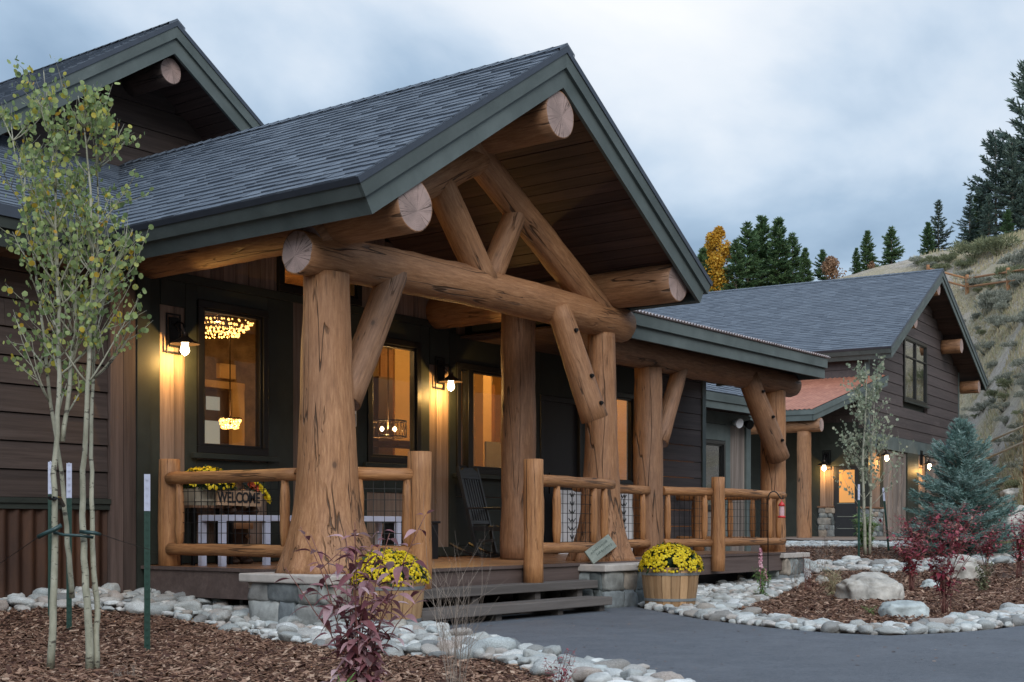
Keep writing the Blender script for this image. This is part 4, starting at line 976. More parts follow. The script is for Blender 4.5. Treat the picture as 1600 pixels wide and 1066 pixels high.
# ---- boulders
def boulder(px, py, wpx, hpx, label, mat=BOULD, seed=1, box=.25, rz=0, amp=.28, dep=.8):
    p, Y = hit(px, py); s = wpx / 2 * Y / F; h = hpx * Y / F
    bm = bmesh.new(); bmesh.ops.create_icosphere(bm, subdivisions=5, radius=1)
    for v in bm.verts:
        q = Vector([math.copysign(abs(c) ** (1 - box), c) for c in v.co]); d = noise.noise(v.co * 1.1 + Vector((seed * 9, 0, 0))) + .45 * noise.noise(v.co * 2.7 + Vector((0, seed * 5, 0))) + .13 * noise.noise(v.co * 8 + Vector((seed, 0, 0))) + .05 * noise.noise(v.co * 20)
        d += .22 * (abs(noise.noise(v.co * 1.9 + Vector((seed, 2, 1)))) * -2 + .5) ; v.co = q * (1 + amp * d)
    zs_ = [v.co.z for v in bm.verts]; xs_ = [v.co.x for v in bm.verts]; xm = max(abs(min(xs_)), max(xs_)); zm = max(zs_)
    for v in bm.verts: v.co = Vector((v.co.x / xm * s, v.co.y / xm * s * dep, v.co.z / zm * h * .82 + h * .1))
    me = bpy.data.meshes.new('boulder'); bm.to_mesh(me); bm.free(); me.materials.append(mat)
    for f in me.polygons: f.use_smooth = True
    o = bpy.data.objects.new('boulder', me); C.objects.link(o); o.location = p - Vector((0, 0, .0)); o.rotation_euler = (0, 0, R(-52.7) + rz)
    return tag(o, label, 'boulder')
boulder(1360, 938, 110, 47, 'large tan and grey angular boulder in the mulch bed, left of the crimson shrubs', seed=2, box=.35, amp=.32)
boulder(1413, 964, 80, 28, 'low pale blue-green boulder nearest the path edge, below the large tan boulder', BOULDW, 5, .35, amp=.2)
boulder(1500, 905, 70, 42, 'pale pointed boulder behind the crimson shrub', BOULD, 7, .2)
boulder(1455, 920, 40, 16, 'small pale round boulder beneath the crimson shrub', BOULDW, 11, .1)
boulder(1259, 893, 34, 22, 'small pale pointed boulder beside the stone pier at the porch end', BOULDW, 13, .2)
boulder(1592, 850, 62, 66, 'big grey rounded boulder at the right edge behind the spruce', BOULD, 17, .2)
boulder(1585, 782, 44, 20, 'long grey boulder on the slope right of the spruce tip', BOULD, 19, .2)
boulder(1284, 910, 24, 12, 'small tan boulder in the cobbles left of the large boulder', BOULD, 23, .2)
boulder(618, 992, 44, 26, 'flat greenish stone propped below the left barrel', BOULD, 29, .45, amp=.22)
boulder(1056, 1064, 60, 18, 'pale stone at the bottom edge of the asphalt path', BOULDW, 31, .1) if 0 else None

# =================================================================== PLANTS
def leaf(mb, p, d, n, L, W, r=None, fold=.25, k=4, droop=.25):
    """pointed leaf, two halves folded along the midrib"""
    d = Vector(d).normalized(); n = Vector(n); s = d.cross(n); s = s.normalized() if s.length > 1e-4 else d.orthogonal().normalized(); n = s.cross(d).normalized()
    mid = []; lf = []; rt = []
    for i in range(k + 1):
        t = i / k; w = W * .5 * math.sin(math.pi * min(1, (t ** .8))) ; c = Vector(p) + d * (L * t) - n * (droop * L * t * t)
        mid.append(c); lf.append(c + s * w + n * fold * w); rt.append(c - s * w + n * fold * w)
    vs = mid + lf[1:-1] + rt[1:-1]; m = k + 1; fs = []
    L_ = lambda i: m + i - 1; R__ = lambda i: m + (k - 1) + i - 1
    fs += [(0, 1, L_(1)), (0, R__(1), 1)]
    for i in range(1, k - 1): fs += [(i, i + 1, L_(i + 1), L_(i)), (i, R__(i), R__(i + 1), i + 1)]
    fs += [(k - 1, k, L_(k - 1)), (k - 1, R__(k - 1), k)]
    mb.add(vs, fs, r, 0, True)
def disc(mb, p, n, rad, r=None, k=7, cup=.15, mi=0):
    n = Vector(n).normalized(); u = n.orthogonal().normalized(); w = n.cross(u); p = Vector(p); ph = rnd() * 6
    vs = [p - n * rad * cup] + [p + (u * math.cos(ph + 2 * math.pi * i / k) + w * math.sin(ph + 2 * math.pi * i / k)) * rad * ru(.88, 1.08) for i in range(k)]
    mb.add(vs, [(0, 1 + i, 1 + (i + 1) % k) for i in range(k)], r, mi, True)
def rdir(): 
    v = Vector((random.gauss(0, 1), random.gauss(0, 1), random.gauss(0, 1))); return v.normalized()
def branch(mbw, mbl, p, d, L, r, depth, leaf_fn, nb=3, up=.25, seg=6, wob=.25, lmin=.3):
    pts = [Vector(p)]; d = Vector(d).normalized(); dd = []
    for i in range(seg):
        d = (d + rdir() * wob * .35 + Vector((0, 0, up * .3))).normalized(); pts.append(pts[-1] + d * L / seg); dd.append(d)
    mbw.tube(pts, [r * (1 - .8 * i / seg) for i in range(seg + 1)], 5 if r < .006 else 7, .5)
    if depth > 0:
        for i in range(nb):
            t = ru(.3, .95); k = min(seg - 1, int(t * seg)); q = pts[k].lerp(pts[k + 1], t * seg - k)
            nd = (dd[k] + rdir() * .75).normalized(); branch(mbw, mbl, q, nd, L * ru(.35, .6), r * .5, depth - 1, leaf_fn, nb, up, max(3, seg - 2), wob, 0)
    if leaf_fn: leaf_fn(mbl, pts, dd, lmin)
# ---- young aspens
def aspen(root, stems, Y, leafmat, rl, nbr, blen, zlo, zhi, radii, per, depth=1, sidebias=None):
    cr = MB()
    def lf(mbl, pts, dd, lmin):
        for i in range(1, len(pts)):
            if i / len(pts) < lmin: continue
            for _ in range(per):
                if rnd() < .82:
                    c = pts[i] + rdir() * .035 - Vector((0, 0, .015)); v = Vector((random.gauss(0, 1), random.gauss(0, 1), random.gauss(0, .45)))
                    disc(mbl, c, v, rl * ru(.6, 1.15))
    for st, r0 in zip(stems, radii):
        pts = []
        for (px, py, dy) in st: a, b = atY(px, Y + dy); pts.append(Vector((a, b, ZC + (HZ - py) * (Y + dy) / F)))
        # densify
        P = []
        for p, q in zip(pts, pts[1:]):
            for t in range(4): P.append(p.lerp(q, t / 4) + rdir() * .005)
        P.append(pts[-1]); k = len(P)
        mb = MB(); mb.tube(P, [max(.0025, r0 * (1 - .93 * i / (k - 1))) for i in range(k)], 10, .5); tw = MB()
        for i in range(nbr):
            t = ru(0, 1); z = zlo + (zhi - zlo) * t ** .8; j = min(range(k), key=lambda q: abs(P[q].z - z))
            th = rnd() * 6.28; d = Vector((math.cos(th), math.sin(th), ru(.6, 1.5)))
            branch(tw, cr, P[j], d, blen * ru(.5, 1.15) * (1 - .45 * t), .007 * (1 - .4 * t), depth, lf, 3, .35)
        tr = mb.build('trunk', ABARK, root, True); tw.build('twigs', ABARK, tr)
    cr.build('crown', leafmat, root, True)
YA = 8.0
ap, _ = atY(115, YA), 0
tr1 = empty('young_aspen', (*ap, .03), 0, 'young multi-stemmed aspen with green and yellow leaves, tied between stakes at the left', 'tree')
aspen(tr1, [
    [(80, 1045, 0), (83, 940, 0), (86, 840, .02), (84, 740, 0), (93, 620, 0), (92, 480, 0), (88, 360, 0), (84, 240, 0), (74, 175, 0), (68, 110, 0)],
    [(112, 935, .5), (106, 850, .45), (97, 740, .4), (80, 630, .35), (68, 520, .3), (55, 420, .3), (38, 300, .3), (20, 220, .3)],
    [(140, 1045, .05), (136, 940, .05), (131, 850, .05), (128, 760, .05), (136, 660, 0), (140, 540, 0), (146, 430, 0), (141, 300, 0), (133, 200, 0), (122, 150, 0)],
    [(151, 1047, .1), (152, 960, .1), (146, 870, .1), (144, 780, .12), (142, 690, .15), (147, 560, .2), (150, 430, .2), (155, 320, .2), (150, 210, .2), (142, 160, .2)],
    [(99, 690, .02), (108, 600, .05), (118, 500, .1), (110, 380, .1), (112, 280, .1), (100, 170, .1)]],
    YA, ASPL, .0175, 25, .52, 1.5, 3.45, [.024, .018, .025, .020, .015], 2)
# drooping lower sprig
for (px, py, L) in ((58, 800, .5), (150, 560, .45), (95, 690, .35)):
    pass
pa = atY(1352, 26); tr2 = empty('young_aspen', (*pa, terr(*w2cam(*pa))), 0, 'slender pale-leaved young aspen in the mulch in front of the garage door', 'tree')
aspen(tr2, [[(1352, 866, 0), (1350, 800, 0), (1348, 720, 0), (1352, 650, 0), (1354, 590, 0), (1352, 568, 0)], [(1359, 866, .1), (1360, 790, .1), (1362, 700, .1), (1366, 630, .1), (1364, 590, .1)]],
    26, ASPP, .030, 26, .95, 1.2, 3.7, [.035, .03], 2, 1)
# ---- stakes
def stake(px, py, ptop, label, tilt=0, Yf=None):
    p, Y = hit(px, py) if Yf is None else (Vector((*atY(px, Yf), terr((px - 800) / F * Yf, Yf))), Yf)
    h = ZC + (HZ - ptop) * Y / F - p.z
    o = empty('metal_stake', p - Vector((0, 0, .05)), R(-38) , label, 'stake', 'green metal stakes holding the young trees'); h += .05
    if tilt: o.rotation_euler = (0, R(tilt), R(-52))
    mb = MB(); w = .021
    mb.box(-w, w, -.003, .003, 0, h * .80); mb.box(-.003, .003, .0031, .036, 0, h * .80)
    z = .1
    while z < h * .80: mb.box(-.006, .006, -.012, -.003, z, z + .016); z += .054
    mb.build('post', GPOST, o)
    mb = MB(); mb.box(-w, w, -.003, .003, h * .801, h); mb.box(-.003, .003, .0031, .036, h * .801, h)
    z = h * .801
    while z < h: mb.box(-.006, .006, -.012, -.003, z, z + .016); z += .054
    mb.build('painted_top', WHITEM, o); return o
stake(230, 1020, 741, 'green metal stake with a pale top standing clear in the mulch right of the aspen')
stake(108, 988, 724, 'green metal stake with a pale top behind the aspen, between its stems')
stake(79, 965, 722, 'dark green metal stake with a pale top hidden behind the leftmost aspen stem')
stake(1342, 876, 757, 'green metal stake with a pale top left of the pale-leaved young aspen')
stake(1389, 862, 762, 'dark leaning metal stake with a pale top right of the pale-leaved young aspen', tilt=-5)
def strap(pts, r, label, mat=BLACKM):
    mb = MB(); P = [Vector((*atY(x, YA + dy), ZC + (HZ - y) * (YA + dy) / F)) for x, y, dy in pts]; mb.tube(P, r, 8, .5)
    return tag(mb.build('tree_strap', mat), label, 'tree strap')
GTUBE = mat_flat('dark_green_tube', (.02, .05, .05), .4)
strap([(60, 839, -.02), (72, 833, -.04), (84, 828, -.05), (96, 821, -.03)], .014, 'short dark tube sleeve round the leftmost aspen stem', GTUBE)
strap([(84, 832, .0), (100, 836, -.02), (125, 837, -.02), (146, 840, 0)], .009, 'long dark tube tie between the aspen stems', GTUBE)
strap([(126, 831, -.0), (138, 832, -.045), (148, 833, -.045), (156, 835, .0)], .012, 'short dark tube sleeve round the right pair of aspen stems', GTUBE)
strap([(78, 778, .05), (84, 779, -.04), (93, 779, .1), (99, 790, .35)], .013, 'black rubber strap higher up the leftmost aspen stem')
strap([(155, 834, 0), (190, 846, .5), (234, 859, 1.15)], .0022, 'thin rusty guy wire from the aspen to the right stake', WIRE)
strap([(60, 839, 0), (30, 860, .4), (-10, 887, .9)], .0022, 'thin guy wire from the aspen running off to the left', WIRE)

# ---- foreground burgundy shrub and neighbours
def leafy_shrub(name, base, stems, h, spread, L, W, mats, label, cat='shrub', seed=1, pairs=5, droop=.35, gap=.13, leafprob=1.0, lean=(0, 0), thick=.0045, start=.3, group=None):
    random.seed(seed); root = empty(name, base, 0, label, cat, group); wd = MB(); lf = MB()
    for i in range(stems):
        th = rnd() * 6.28; s = spread * ru(.15, 1); hh = h * ru(.62, 1.0)
        p = Vector((ru(-.04, .04), ru(-.04, .04), -.02)); tip = Vector((math.cos(th) * s + lean[0], math.sin(th) * s + lean[1], hh)); pts = []
        k = 8
        for j in range(k + 1):
            t = j / k; q = p.lerp(tip, t) + Vector((math.cos(th), math.sin(th), 0)) * (-.25 * s * math.sin(math.pi * t)) + rdir() * .008; pts.append(q)
        wd.tube(pts, [thick * (1 - .6 * j / k) for j in range(k + 1)], 6, .5)
        z = start + rnd() * gap / h; ph = rnd() * 3.14
        while z <= 1.0:
            j = min(k - 1, int(z * k)); q = pts[j].lerp(pts[j + 1], z * k - j); d0 = (pts[j + 1] - pts[j]).normalized()
            for sgn in (0, 3.1416):
                if rnd() > leafprob: continue
                a = ph + sgn + ru(-.3, .3); d = Vector((math.cos(a), math.sin(a), ru(.0, .7) if z > .8 else ru(-.25, .45))); sc = ru(.6, 1.1) * (1 - .35 * max(0, z - .75) / .25)
                q2 = q + d.normalized() * L * .12; leaf(lf, q2, d, Vector((0, 0, 1)) + rdir() * .35, L * sc, W * sc, None, .3, 5, droop * ru(.4, 1.8))
            # side shoot
            if rnd() < .35 and z < .85:
                a = ph + 1.57 * random.choice((-1, 1)); sd = (Vector((math.cos(a), math.sin(a), .9))).normalized(); e = q + sd * L * ru(.9, 1.6); wd.tube([q, e], [thick * .5, thick * .3], 5, .5)
                for m_ in range(3): leaf(lf, q.lerp(e, .6 + .2 * m_), sd + rdir() * .9, Vector((0, 0, 1)) + rdir() * .4, L * ru(.5, .9), W * ru(.5, .9), None, .3, 5, droop)
            ph += 1.57; z += gap / h * ru(.8, 1.2)
    s = wd.build('stems', mats[1], root); lf.build('leaves', mats[0], root); return root
bx_, by_ = atY(556, 5.7)
leafy_shrub('burgundy_shrub', (bx_, by_, 0), 15, .98, .38, .098, .042, (REDL, RTWIG), 'burgundy-leaved shrub in the foreground in front of the left barrel', seed=5, gap=.075, start=.18, droop=.5)
bx_, by_ = atY(535, 5.4)
leafy_shrub('leafy_herb', (bx_, by_, 0), 5, .30, .09, .085, .02, (GRL, GRL), 'small lime-green leafy plant at the foot of the burgundy shrub', 'plant', seed=9, gap=.05)
bx_, by_ = atY(872, 6.5)
leafy_shrub('red_twig_plant', (bx_, by_, 0), 10, .30, .14, .028, .013, (REDD, RTWIG), 'small dark red feathery plant at the bottom edge beside the path', 'plant', seed=12, gap=.024, thick=.002, start=.35)
def bare(name, base, n, h, spread, mat, label, seed, cat='shrub', thick=.0026, depth=1, group=None):
    random.seed(seed); mb = MB(); 
    for i in range(n):
        th = rnd() * 6.28; s = ru(.05, 1) * spread / h; d = Vector((math.cos(th) * s, math.sin(th) * s, 1))
        branch(mb, None, (ru(-.05, .05), ru(-.05, .05), -.02), d, h * ru(.55, 1.05), thick * ru(.7, 1.2), depth, None, 4, .02, 7, .22)
    o = mb.build(name, mat); o.location = base; return tag(o, label, cat, group)
bx_, by_ = atY(712, 7.0)
bare('bare_shrub', (bx_, by_, 0), 19, .74, .32, TWIG, 'bare grey-brown twiggy shrub in front of the steps', 4, thick=.0021)
for px, py, h, lab, sd in ((1262, 925, .62, 'bare dark stems in the mulch left of the large boulder', 3), (1240, 918, .5, 'thin bare stems beside the pink-flowered plant', 6), (1283, 903, .5, 'bare stems in front of the porch-end pier rocks', 8), (1290, 858, .8, 'bare twigs in front of the far stone pier', 14), (195, 1066, .12, 'tiny dark dead stems in the mulch at the bottom left', 15)):
    p, Y = hit(px, py); bare('dead_stems', p, 12, h, .2, TWIG if sd != 3 else RTWIG, lab, sd, 'plant', .003)
def herb(px, py, h, label, seed, mats=(GRL, GRL), n=9, L=.07, W=.02, spread=.14, cat='plant', gap=.04):
    p, Y = hit(px, py); return leafy_shrub('leafy_plant', p, n, h, spread, L, W, mats, label, cat, seed, gap=gap, thick=.003, start=.1)
lp = herb(1190, 936, .42, 'green leafy plant with a pink flower spike beside the porch-end cobbles', 31)
mb = MB()
for (px, top, z0) in ((1181, 0, .50), (1187, 1, .44)):
    pass
random.seed(33)
for dx, h0, h1 in ((-.03, .34, .62), (.09, .22, .36)):
    for i in range(90):
        t = rnd(); z = h0 + (h1 - h0) * t; a = rnd() * 6.28; r = .035 * (1 - t * .6); disc(mb, (dx + math.cos(a) * r, math.sin(a) * r, z), (math.cos(a), math.sin(a), .3), .013)
    mb.tube([(dx, 0, 0), (dx, 0, h1)], .004, 5)
mb.build('flower_spike', PINK, lp)
herb(1300, 932, .36, 'yellow-green grassy plant at the left end of the large boulder', 35, (STRAW, STRAW), 14, .12, .01, .14)
herb(1362, 962, .10, 'tiny green plant in the mulch in front of the large boulder', 36, (GRL, GRL), 10, .05, .014, .1)
herb(1352, 856, .75, 'bright green leafy plant between the stake and the pale young aspen', 37, (GRL, GRL), 14, .16, .05, .28)
herb(1535, 925, .45, 'olive-green plant right of the pointed boulder', 38, (SAGEG, TWIG), 12, .06, .03, .2)
CR = 'crimson shrubs in the right bed'
for i, (px, py, h, sp, lab) in enumerate(((1476, 962, .92, .34, 'tall sparse crimson shrub nearest the path in the right bed'), (1425, 925, .85, .36, 'crimson shrub directly behind the large tan boulder'), (1492, 893, .98, .5, 'tallest crimson shrub in front of the blue spruce'),
        (1540, 888, .70, .45, 'low crimson shrub under the right side of the spruce'), (1592, 905, .95, .35, 'dark crimson shrub cut by the right edge of the view'), (1432, 876, .8, .4, 'brownish crimson shrub in front of the spruce, left side'))):
    p, Y = hit(px, py); leafy_shrub('crimson_shrub', p, 17, h * 1.25, sp * 1.55, .082, .046, (REDD, RTWIG), lab, seed=50 + i, gap=.065, thick=.004, start=.3, leafprob=.72 if i else .5, group=CR)

# ---- conifers
def conifer(name, h, rad, seed, mat, bark, whorls, per, tuft, k, label=None, cat=None, group=None, base=.08, droop=.15, wid=.13, irr=.25, pw=.8):
    random.seed(seed); root = empty(name, (0, 0, 0), 0, label, cat, group)
    mb = MB(); kk = 10; mb.tube([(noise.noise((i, seed, 0)) * .01 * h * (1 if i else 0), noise.noise((i, 0, seed)) * .01 * h, h * i / kk - (0.3 if i == 0 else 0)) for i in range(kk + 1)], [h * .016 * (1 - .93 * i / kk) for i in range(kk + 1)], 8, .5); mb.build('trunk', bark, root)
    cr = MB(); wd = MB()
    for w in range(whorls):
        t = base + (1 - base) * (w + ru(-.3, .3)) / whorls; t = min(.99, max(base * .8, t)); z = h * t; Lw = rad * ((1 - t) ** pw + .03) * (1 + irr * random.gauss(0, .5))
        for b in range(per):
            if rnd() < irr * .5: continue
            th = rnd() * 6.28; L = max(.04 * rad, Lw * ru(.7, 1.12)); sl = (-droop + .9 * t * t) + ru(-.1, .1); d = Vector((math.cos(th), math.sin(th), sl)).normalized(); p = Vector((0, 0, z)); side = Vector((-math.sin(th), math.cos(th), 0))
            wd.tube([p, p + d * L * .95], [h * .0035 * (1 - t) + .004, .003], 4, .5)
            s = .18 * L
            rr = rnd() * .5
            while s < L * 1.02:
                q = p + d * s + Vector((0, 0, .25 * s * s / max(L, .1) * (.3 + t)))
                for m_ in range(k):
                    dd = (d * ru(.3, 1.2) + side * ru(-1, 1) + Vector((0, 0, ru(-.25, .75)))).normalized(); ln = tuft * ru(.55, 1.15)
                    o_ = side * ru(-.35, .35) * (L - s) * .8 + side * ru(-.3, .3) * tuft; a = q + o_; e = a + dd * ln; u = dd.cross(rdir()).normalized() * ln * wid
                    cr.add([a - u * .5, a + u * .5, a + u * .9 + dd * ln * .5, e, a - u * .9 + dd * ln * .5], [(0, 1, 2, 3, 4)], min(1, rr + rnd() * .5))
                s += tuft * .42
    cr.build('crown', mat, root); wd.build('branches', bark, root); return root
sp_, Ys = atY(1503, 26), 26
spr = conifer('blue_spruce', 2.68, 1.20, 3, SPRU, PBARK, 40, 13, .12, 12, 'dense blue-green young spruce with bare leader shoots, right of the garage', 'tree', base=.03, droop=-.05, wid=.07, irr=.22, pw=.85)
spr.location = (*sp_, terr(*w2cam(*sp_)) - .02)
def place(o, px, py, name=None, sc=None, label=None, copy=True, rz=None, Ymin=5):
    p, Y = hit(px, py, Ymin); c = copy_tree(o) if copy else o; c.location = p - Vector((0, 0, .1)); c.rotation_euler = (0, 0, rnd() * 6.28 if rz is None else rz)
    if sc: c.scale = (sc, sc, sc)
    if label: c['label'] = label
    return c, Y
PG = 'pine trees on the crest behind the lodge'
P1 = conifer('pine_tree', 8, 2.0, 11, PINE, PBARK, 34, 8, .42, 8, 'x', 'tree', PG)
P2 = conifer('pine_tree', 8, 2.3, 12, PINE, PBARK, 26, 8, .48, 8, 'x', 'tree', PG, irr=.4)
P3 = conifer('pine_tree', 12, 2.6, 13, PINED, PBARK, 24, 7, .50, 8, 'x', 'tree', PG, irr=.5, base=.15)
P4 = conifer('pine_tree', 12, 3.0, 14, PINED, PBARK, 19, 7, .55, 8, 'x', 'tree', PG, irr=.6, base=.22, droop=.05, pw=.6)
def pine(src, px, py, top, label, first=[set()], Y=96):
    a, b = atY(px, Y); z = terr(*w2cam(a, b)); ht = ZC + (HZ - top) * Y / F - z; base_h = 8 if src in (P1, P2) else 12
    c = src if src not in first[0] else copy_tree(src); first[0].add(src); c.location = (a, b, z - .1); s = ht / base_h; c.scale = (s, s, s) if s > 0 else (1, 1, 1); c.rotation_euler = (0, 0, rnd() * 6.28); c['label'] = label
random.seed(71)
for s, px, top, lab, Y in ((P1, 1190, 335, 'tallest green pine of the cluster right of the golden aspen, behind the roof', 100), (P2, 1168, 345, 'green pine touching the golden aspen', 97), (P1, 1216, 338, 'second tall green pine in the cluster right of the golden aspen', 98), (P2, 1238, 362, 'green pine on the right side of the cluster behind the roof ridge', 99), (P2, 1150, 372, 'lower green pine at the foot of the golden aspen', 95),
        (P1, 1258, 385, 'short pine at the right end of the cluster behind the roof', 96), (P2, 1285, 388, 'small dark pine alone between two clusters, beside a russet bush', 98), (P1, 1355, 358, 'left pine of the pair above the garage ridge', 97), (P2, 1393, 352, 'right pine of the pair above the garage ridge', 99), (P1, 1338, 385, 'short pine left of the pair above the garage ridge', 96), (P1, 1098, 385, 'small pine tip peeking left of the golden aspen', 96),
        (P3, 1466, 312, 'lone dark pine standing on the crest left of the tall grove', 98), (P1, 1450, 345, 'smaller pine leaning against the lone dark pine', 97), (P3, 1515, 300, 'ragged dark pine at the left end of the tall grove', 95), (P1, 1532, 292, 'narrow pine between the ragged pines of the grove', 97), (P4, 1556, 212, 'tall spreading dark pine of the grove on the crest', 96), (P3, 1582, 215, 'dense dark pine in the middle of the grove', 94),
        (P4, 1612, 108, 'tallest dark pine at the right edge of the view', 98), (P3, 1545, 300, 'low dark pine in front of the grove', 93), (P4, 1640, 150, 'dark pine just beyond the right edge', 96), (P2, 1575, 325, 'lowest bushy pine at the foot of the grove', 92), (P3, 1600, 280, 'dark pine filling the foot of the grove at the right edge', 93)):
    pine(s, px, 0, top, lab, Y=Y)
def round_tree(name, h, rad, mat, seed, label, n=2600, ls=.16, cat='tree', bark=PBARK, z0=.25, sq=1.0, clump=11):
    random.seed(seed); root = empty(name, (0, 0, 0), 0, label, cat); mb = MB(); cr = MB(); mb.tube([(0, 0, -.3), (0, 0, h * .5), (0, 0, h * .9)], [h * .018, h * .01, h * .003], 7, .5)
    cs = []
    for i in range(clump):
        t = (i + .5) / clump; th = rnd() * 6.28; q = rad * (math.sin(math.pi * min(1, t * .85 + .15)) ** .7) * ru(.2, .75); c = Vector((math.cos(th) * q, math.sin(th) * q, h * (z0 + (1 - z0) * t * .93))); cs.append((c, rad * ru(.28, .5) * (1.1 - .6 * t)))
        mb.tube([(0, 0, h * (z0 * .6 + (1 - z0) * t * .75)), c], [h * .005, h * .002], 5, .5)
    for i in range(n):
        c, r = random.choice(cs); v = rdir() * r * 1.5 * rnd() ** .6; v.z *= sq; leaf_n = rdir(); disc(cr, c + v, leaf_n, ls * ru(.5, 1.1), k=5)
    mb.build('trunk', bark, root); cr.build('crown', mat, root); return root
t = round_tree('golden_aspen', 8, 2.0, GOLD, 21, 'golden-yellow autumn aspen behind the main roof edge', 9000, .12, bark=ABARK, z0=.1, clump=22); a, b = atY(1122, 96); t.location = (a, b, terr(*w2cam(a, b))); t.scale = [(ZC + (HZ - 352) * 96 / F - t.location.z) / 8] * 3
t = round_tree('golden_aspen', 7, 1.8, GOLD, 22, 'shorter orange-gold aspen left of the golden aspen', 3200, .13, bark=ABARK, z0=.1, clump=16); a, b = atY(1107, 98); t.location = (a, b, terr(*w2cam(a, b))); t.scale = [(ZC + (HZ - 380) * 98 / F - t.location.z) / 7] * 3
t = round_tree('russet_bush', 3, 1.8, RUSSET, 23, 'russet-leaved bush beside the small dark pine behind the roof', 2200, .13, z0=.1, cat='bush'); a, b = atY(1300, 95); t.location = (a, b, terr(*w2cam(a, b))); t.scale = [(ZC + (HZ - 402) * 95 / F - t.location.z) / 3] * 3
t = round_tree('russet_bush', 3, 1.3, RUSSET, 24, 'small russet bush between the pair of pines above the ridge', 1500, .13, z0=.1, cat='bush'); a, b = atY(1362, 95); t.location = (a, b, terr(*w2cam(a, b))); t.scale = [(ZC + (HZ - 408) * 95 / F - t.location.z) / 3] * 3

# ---- scrub on the hill
def scrub(seed, mat, n=900, ls=.05):
    random.seed(seed); mb = MB(); cs = [(Vector((ru(-.55, .55), ru(-.4, .4), ru(.12, .4))), ru(.22, .4)) for _ in range(8)]
    for i in range(n):
        c, r = random.choice(cs); v = rdir() * r * rnd() ** .4; v.z = abs(v.z) * .9; d = (v.normalized() + Vector((0, 0, .6)) + rdir() * .5).normalized(); p = c + v; u = d.cross(rdir()).normalized() * ls * .25
        mb.add([p - u, p + u, p + d * ls * ru(.8, 2)], [(0, 1, 2)])
    for i in range(14):
        th = rnd() * 6.28; mb.tube([(0, 0, -.1), (math.cos(th) * .4, math.sin(th) * .35, ru(.2, .45))], [.02, .006], 4, .2)
    return mb.build('sage_bush', mat)
SB = [scrub(1, SAGE, 1600, .07), scrub(2, SAGE, 1600, .07), scrub(3, SAGEG, 1600, .07)]
random.seed(90); used_sb = set()
spots = [(1540, 492, 2.3, 0, 'large round grey sage bush mid-slope below the rail fence'), (1520, 408, 2.6, 2, 'wide dark green scrub below the grove of pines'), (1560, 400, 2.8, 2, 'dark scrub under the tallest pine'), (1590, 418, 2.2, 0, 'pale sage bush at the right edge above the fence'), (1580, 440, 1.6, 2, 'dark scrub right of the fence post')]
for i in range(120):
    px = ru(1488, 1640); py = ru(415, 790)
    if px < 1500 and py > 470: continue
    spots.append((px, py, ru(.5, 1.5) * (1 if py < 600 else .7), random.choice((0, 1, 1, 2)), None))
for i in range(12): spots.append((ru(1425, 1490), ru(408, 425), ru(.6, 1.2), random.choice((0, 2)), None))
for px, py, s, k, lab in spots:
    p, Y = hit(px, py, 20)
    o = SB[k] if k not in used_sb else SB[k].copy()
    if k in used_sb: C.objects.link(o)
    used_sb.add(k); o.location = p; s *= .8; o.scale = (s, s, s * ru(.8, 1.15)); o.rotation_euler = (0, 0, rnd() * 6.28)
    tag(o, lab or ('dark green low scrub on the dry slope right of the garage' if k == 2 else 'grey-green sage bush on the dry slope right of the garage'), 'bush', 'scrub bushes on the dry slope')
random.seed(91); mb = MB()
for i in range(52000):
    px = ru(1420, 1680); py = ru(395, 845) ; 
    if px < 1490 and py > 440: continue
    Y = ru(30, 96); X = (px - 800) / F * Y; z = terr(X, Y); a, b = cam2w(X, Y)
    if noise.noise((X * .15, Y * .15, 4)) < -.18: continue
    h = ru(.10, .30); th = rnd() * 6.28; dx, dy = math.cos(th) * .03, math.sin(th) * .03; lx, ly = ru(-.12, .12), ru(-.12, .12)
    mb.add([(a - dx, b - dy, z - .02), (a + dx, b + dy, z - .02), (a + lx, b + ly, z + h)], [(0, 1, 2)])
tag(mb.build('dry_grass', STRAW), None, None, None, 'stuff')
mb = MB()
for i in range(9000):
    px = ru(1555, 1680); Y = ru(29, 36); X = (px - 800) / F * Y; a, b = cam2w(X, Y); z = terr(X, Y); h = ru(.05, .13); th = rnd() * 6.28; dx, dy = math.cos(th) * .012, math.sin(th) * .012
    mb.add([(a - dx, b - dy, z - .01), (a + dx, b + dy, z - .01), (a + ru(-.04, .04), b + ru(-.04, .04), z + h)], [(0, 1, 2)])
tag(mb.build('lawn_grass', LAWN), None, None, None, 'stuff')

# =================================================================== FENCES ON THE HILL
def fence(name, pts, hp, label, mat=LOGR, nr=2, rr=.06, f0=.42, f1=.82):
    root = empty(name, pts[0], 0, label, 'fence')
    for p in pts: logobj('post', (p.x, p.y, p.z - .3), (p.x, p.y, p.z + hp), .11, .10, root, mat, mat, n=12)
    for p, q in zip(pts, pts[1:]):
        for f in (f0, f1): logobj('rail', (p.x, p.y, p.z + hp * f), (q.x, q.y, q.z + hp * f), rr, rr, root, mat, mat, n=10, seg=6)
fence('rail_fence', [hit(px, py, 40)[0] for px, py in ((1450, 446), (1511, 464), (1575, 455), (1650, 446))], 1.25, 'weathered split rail fence crossing the top of the dry slope')
lf_ = [Vector((*atY(px, Y), terr((px - 800) / F * Y, Y))) for px, Y in ((1500, 50), (1597, 42), (1700, 36))]
PALE = mat_plank('pale_rail', (.62, .55, .43), (.80, .72, .58), (4, 4, 4), .8)
root = empty('stair_handrail', lf_[1], 0, 'pale sloping handrail with a brown post climbing the slope at the right edge', 'handrail')
pz = lambda px, py, Y: Vector((*atY(px, Y), ZC + (HZ - py) * Y / F))
logobj('post', pz(1604, 790, 42), pz(1604, 640, 42), .10, .09, root, LOGR, LOGR, n=12)
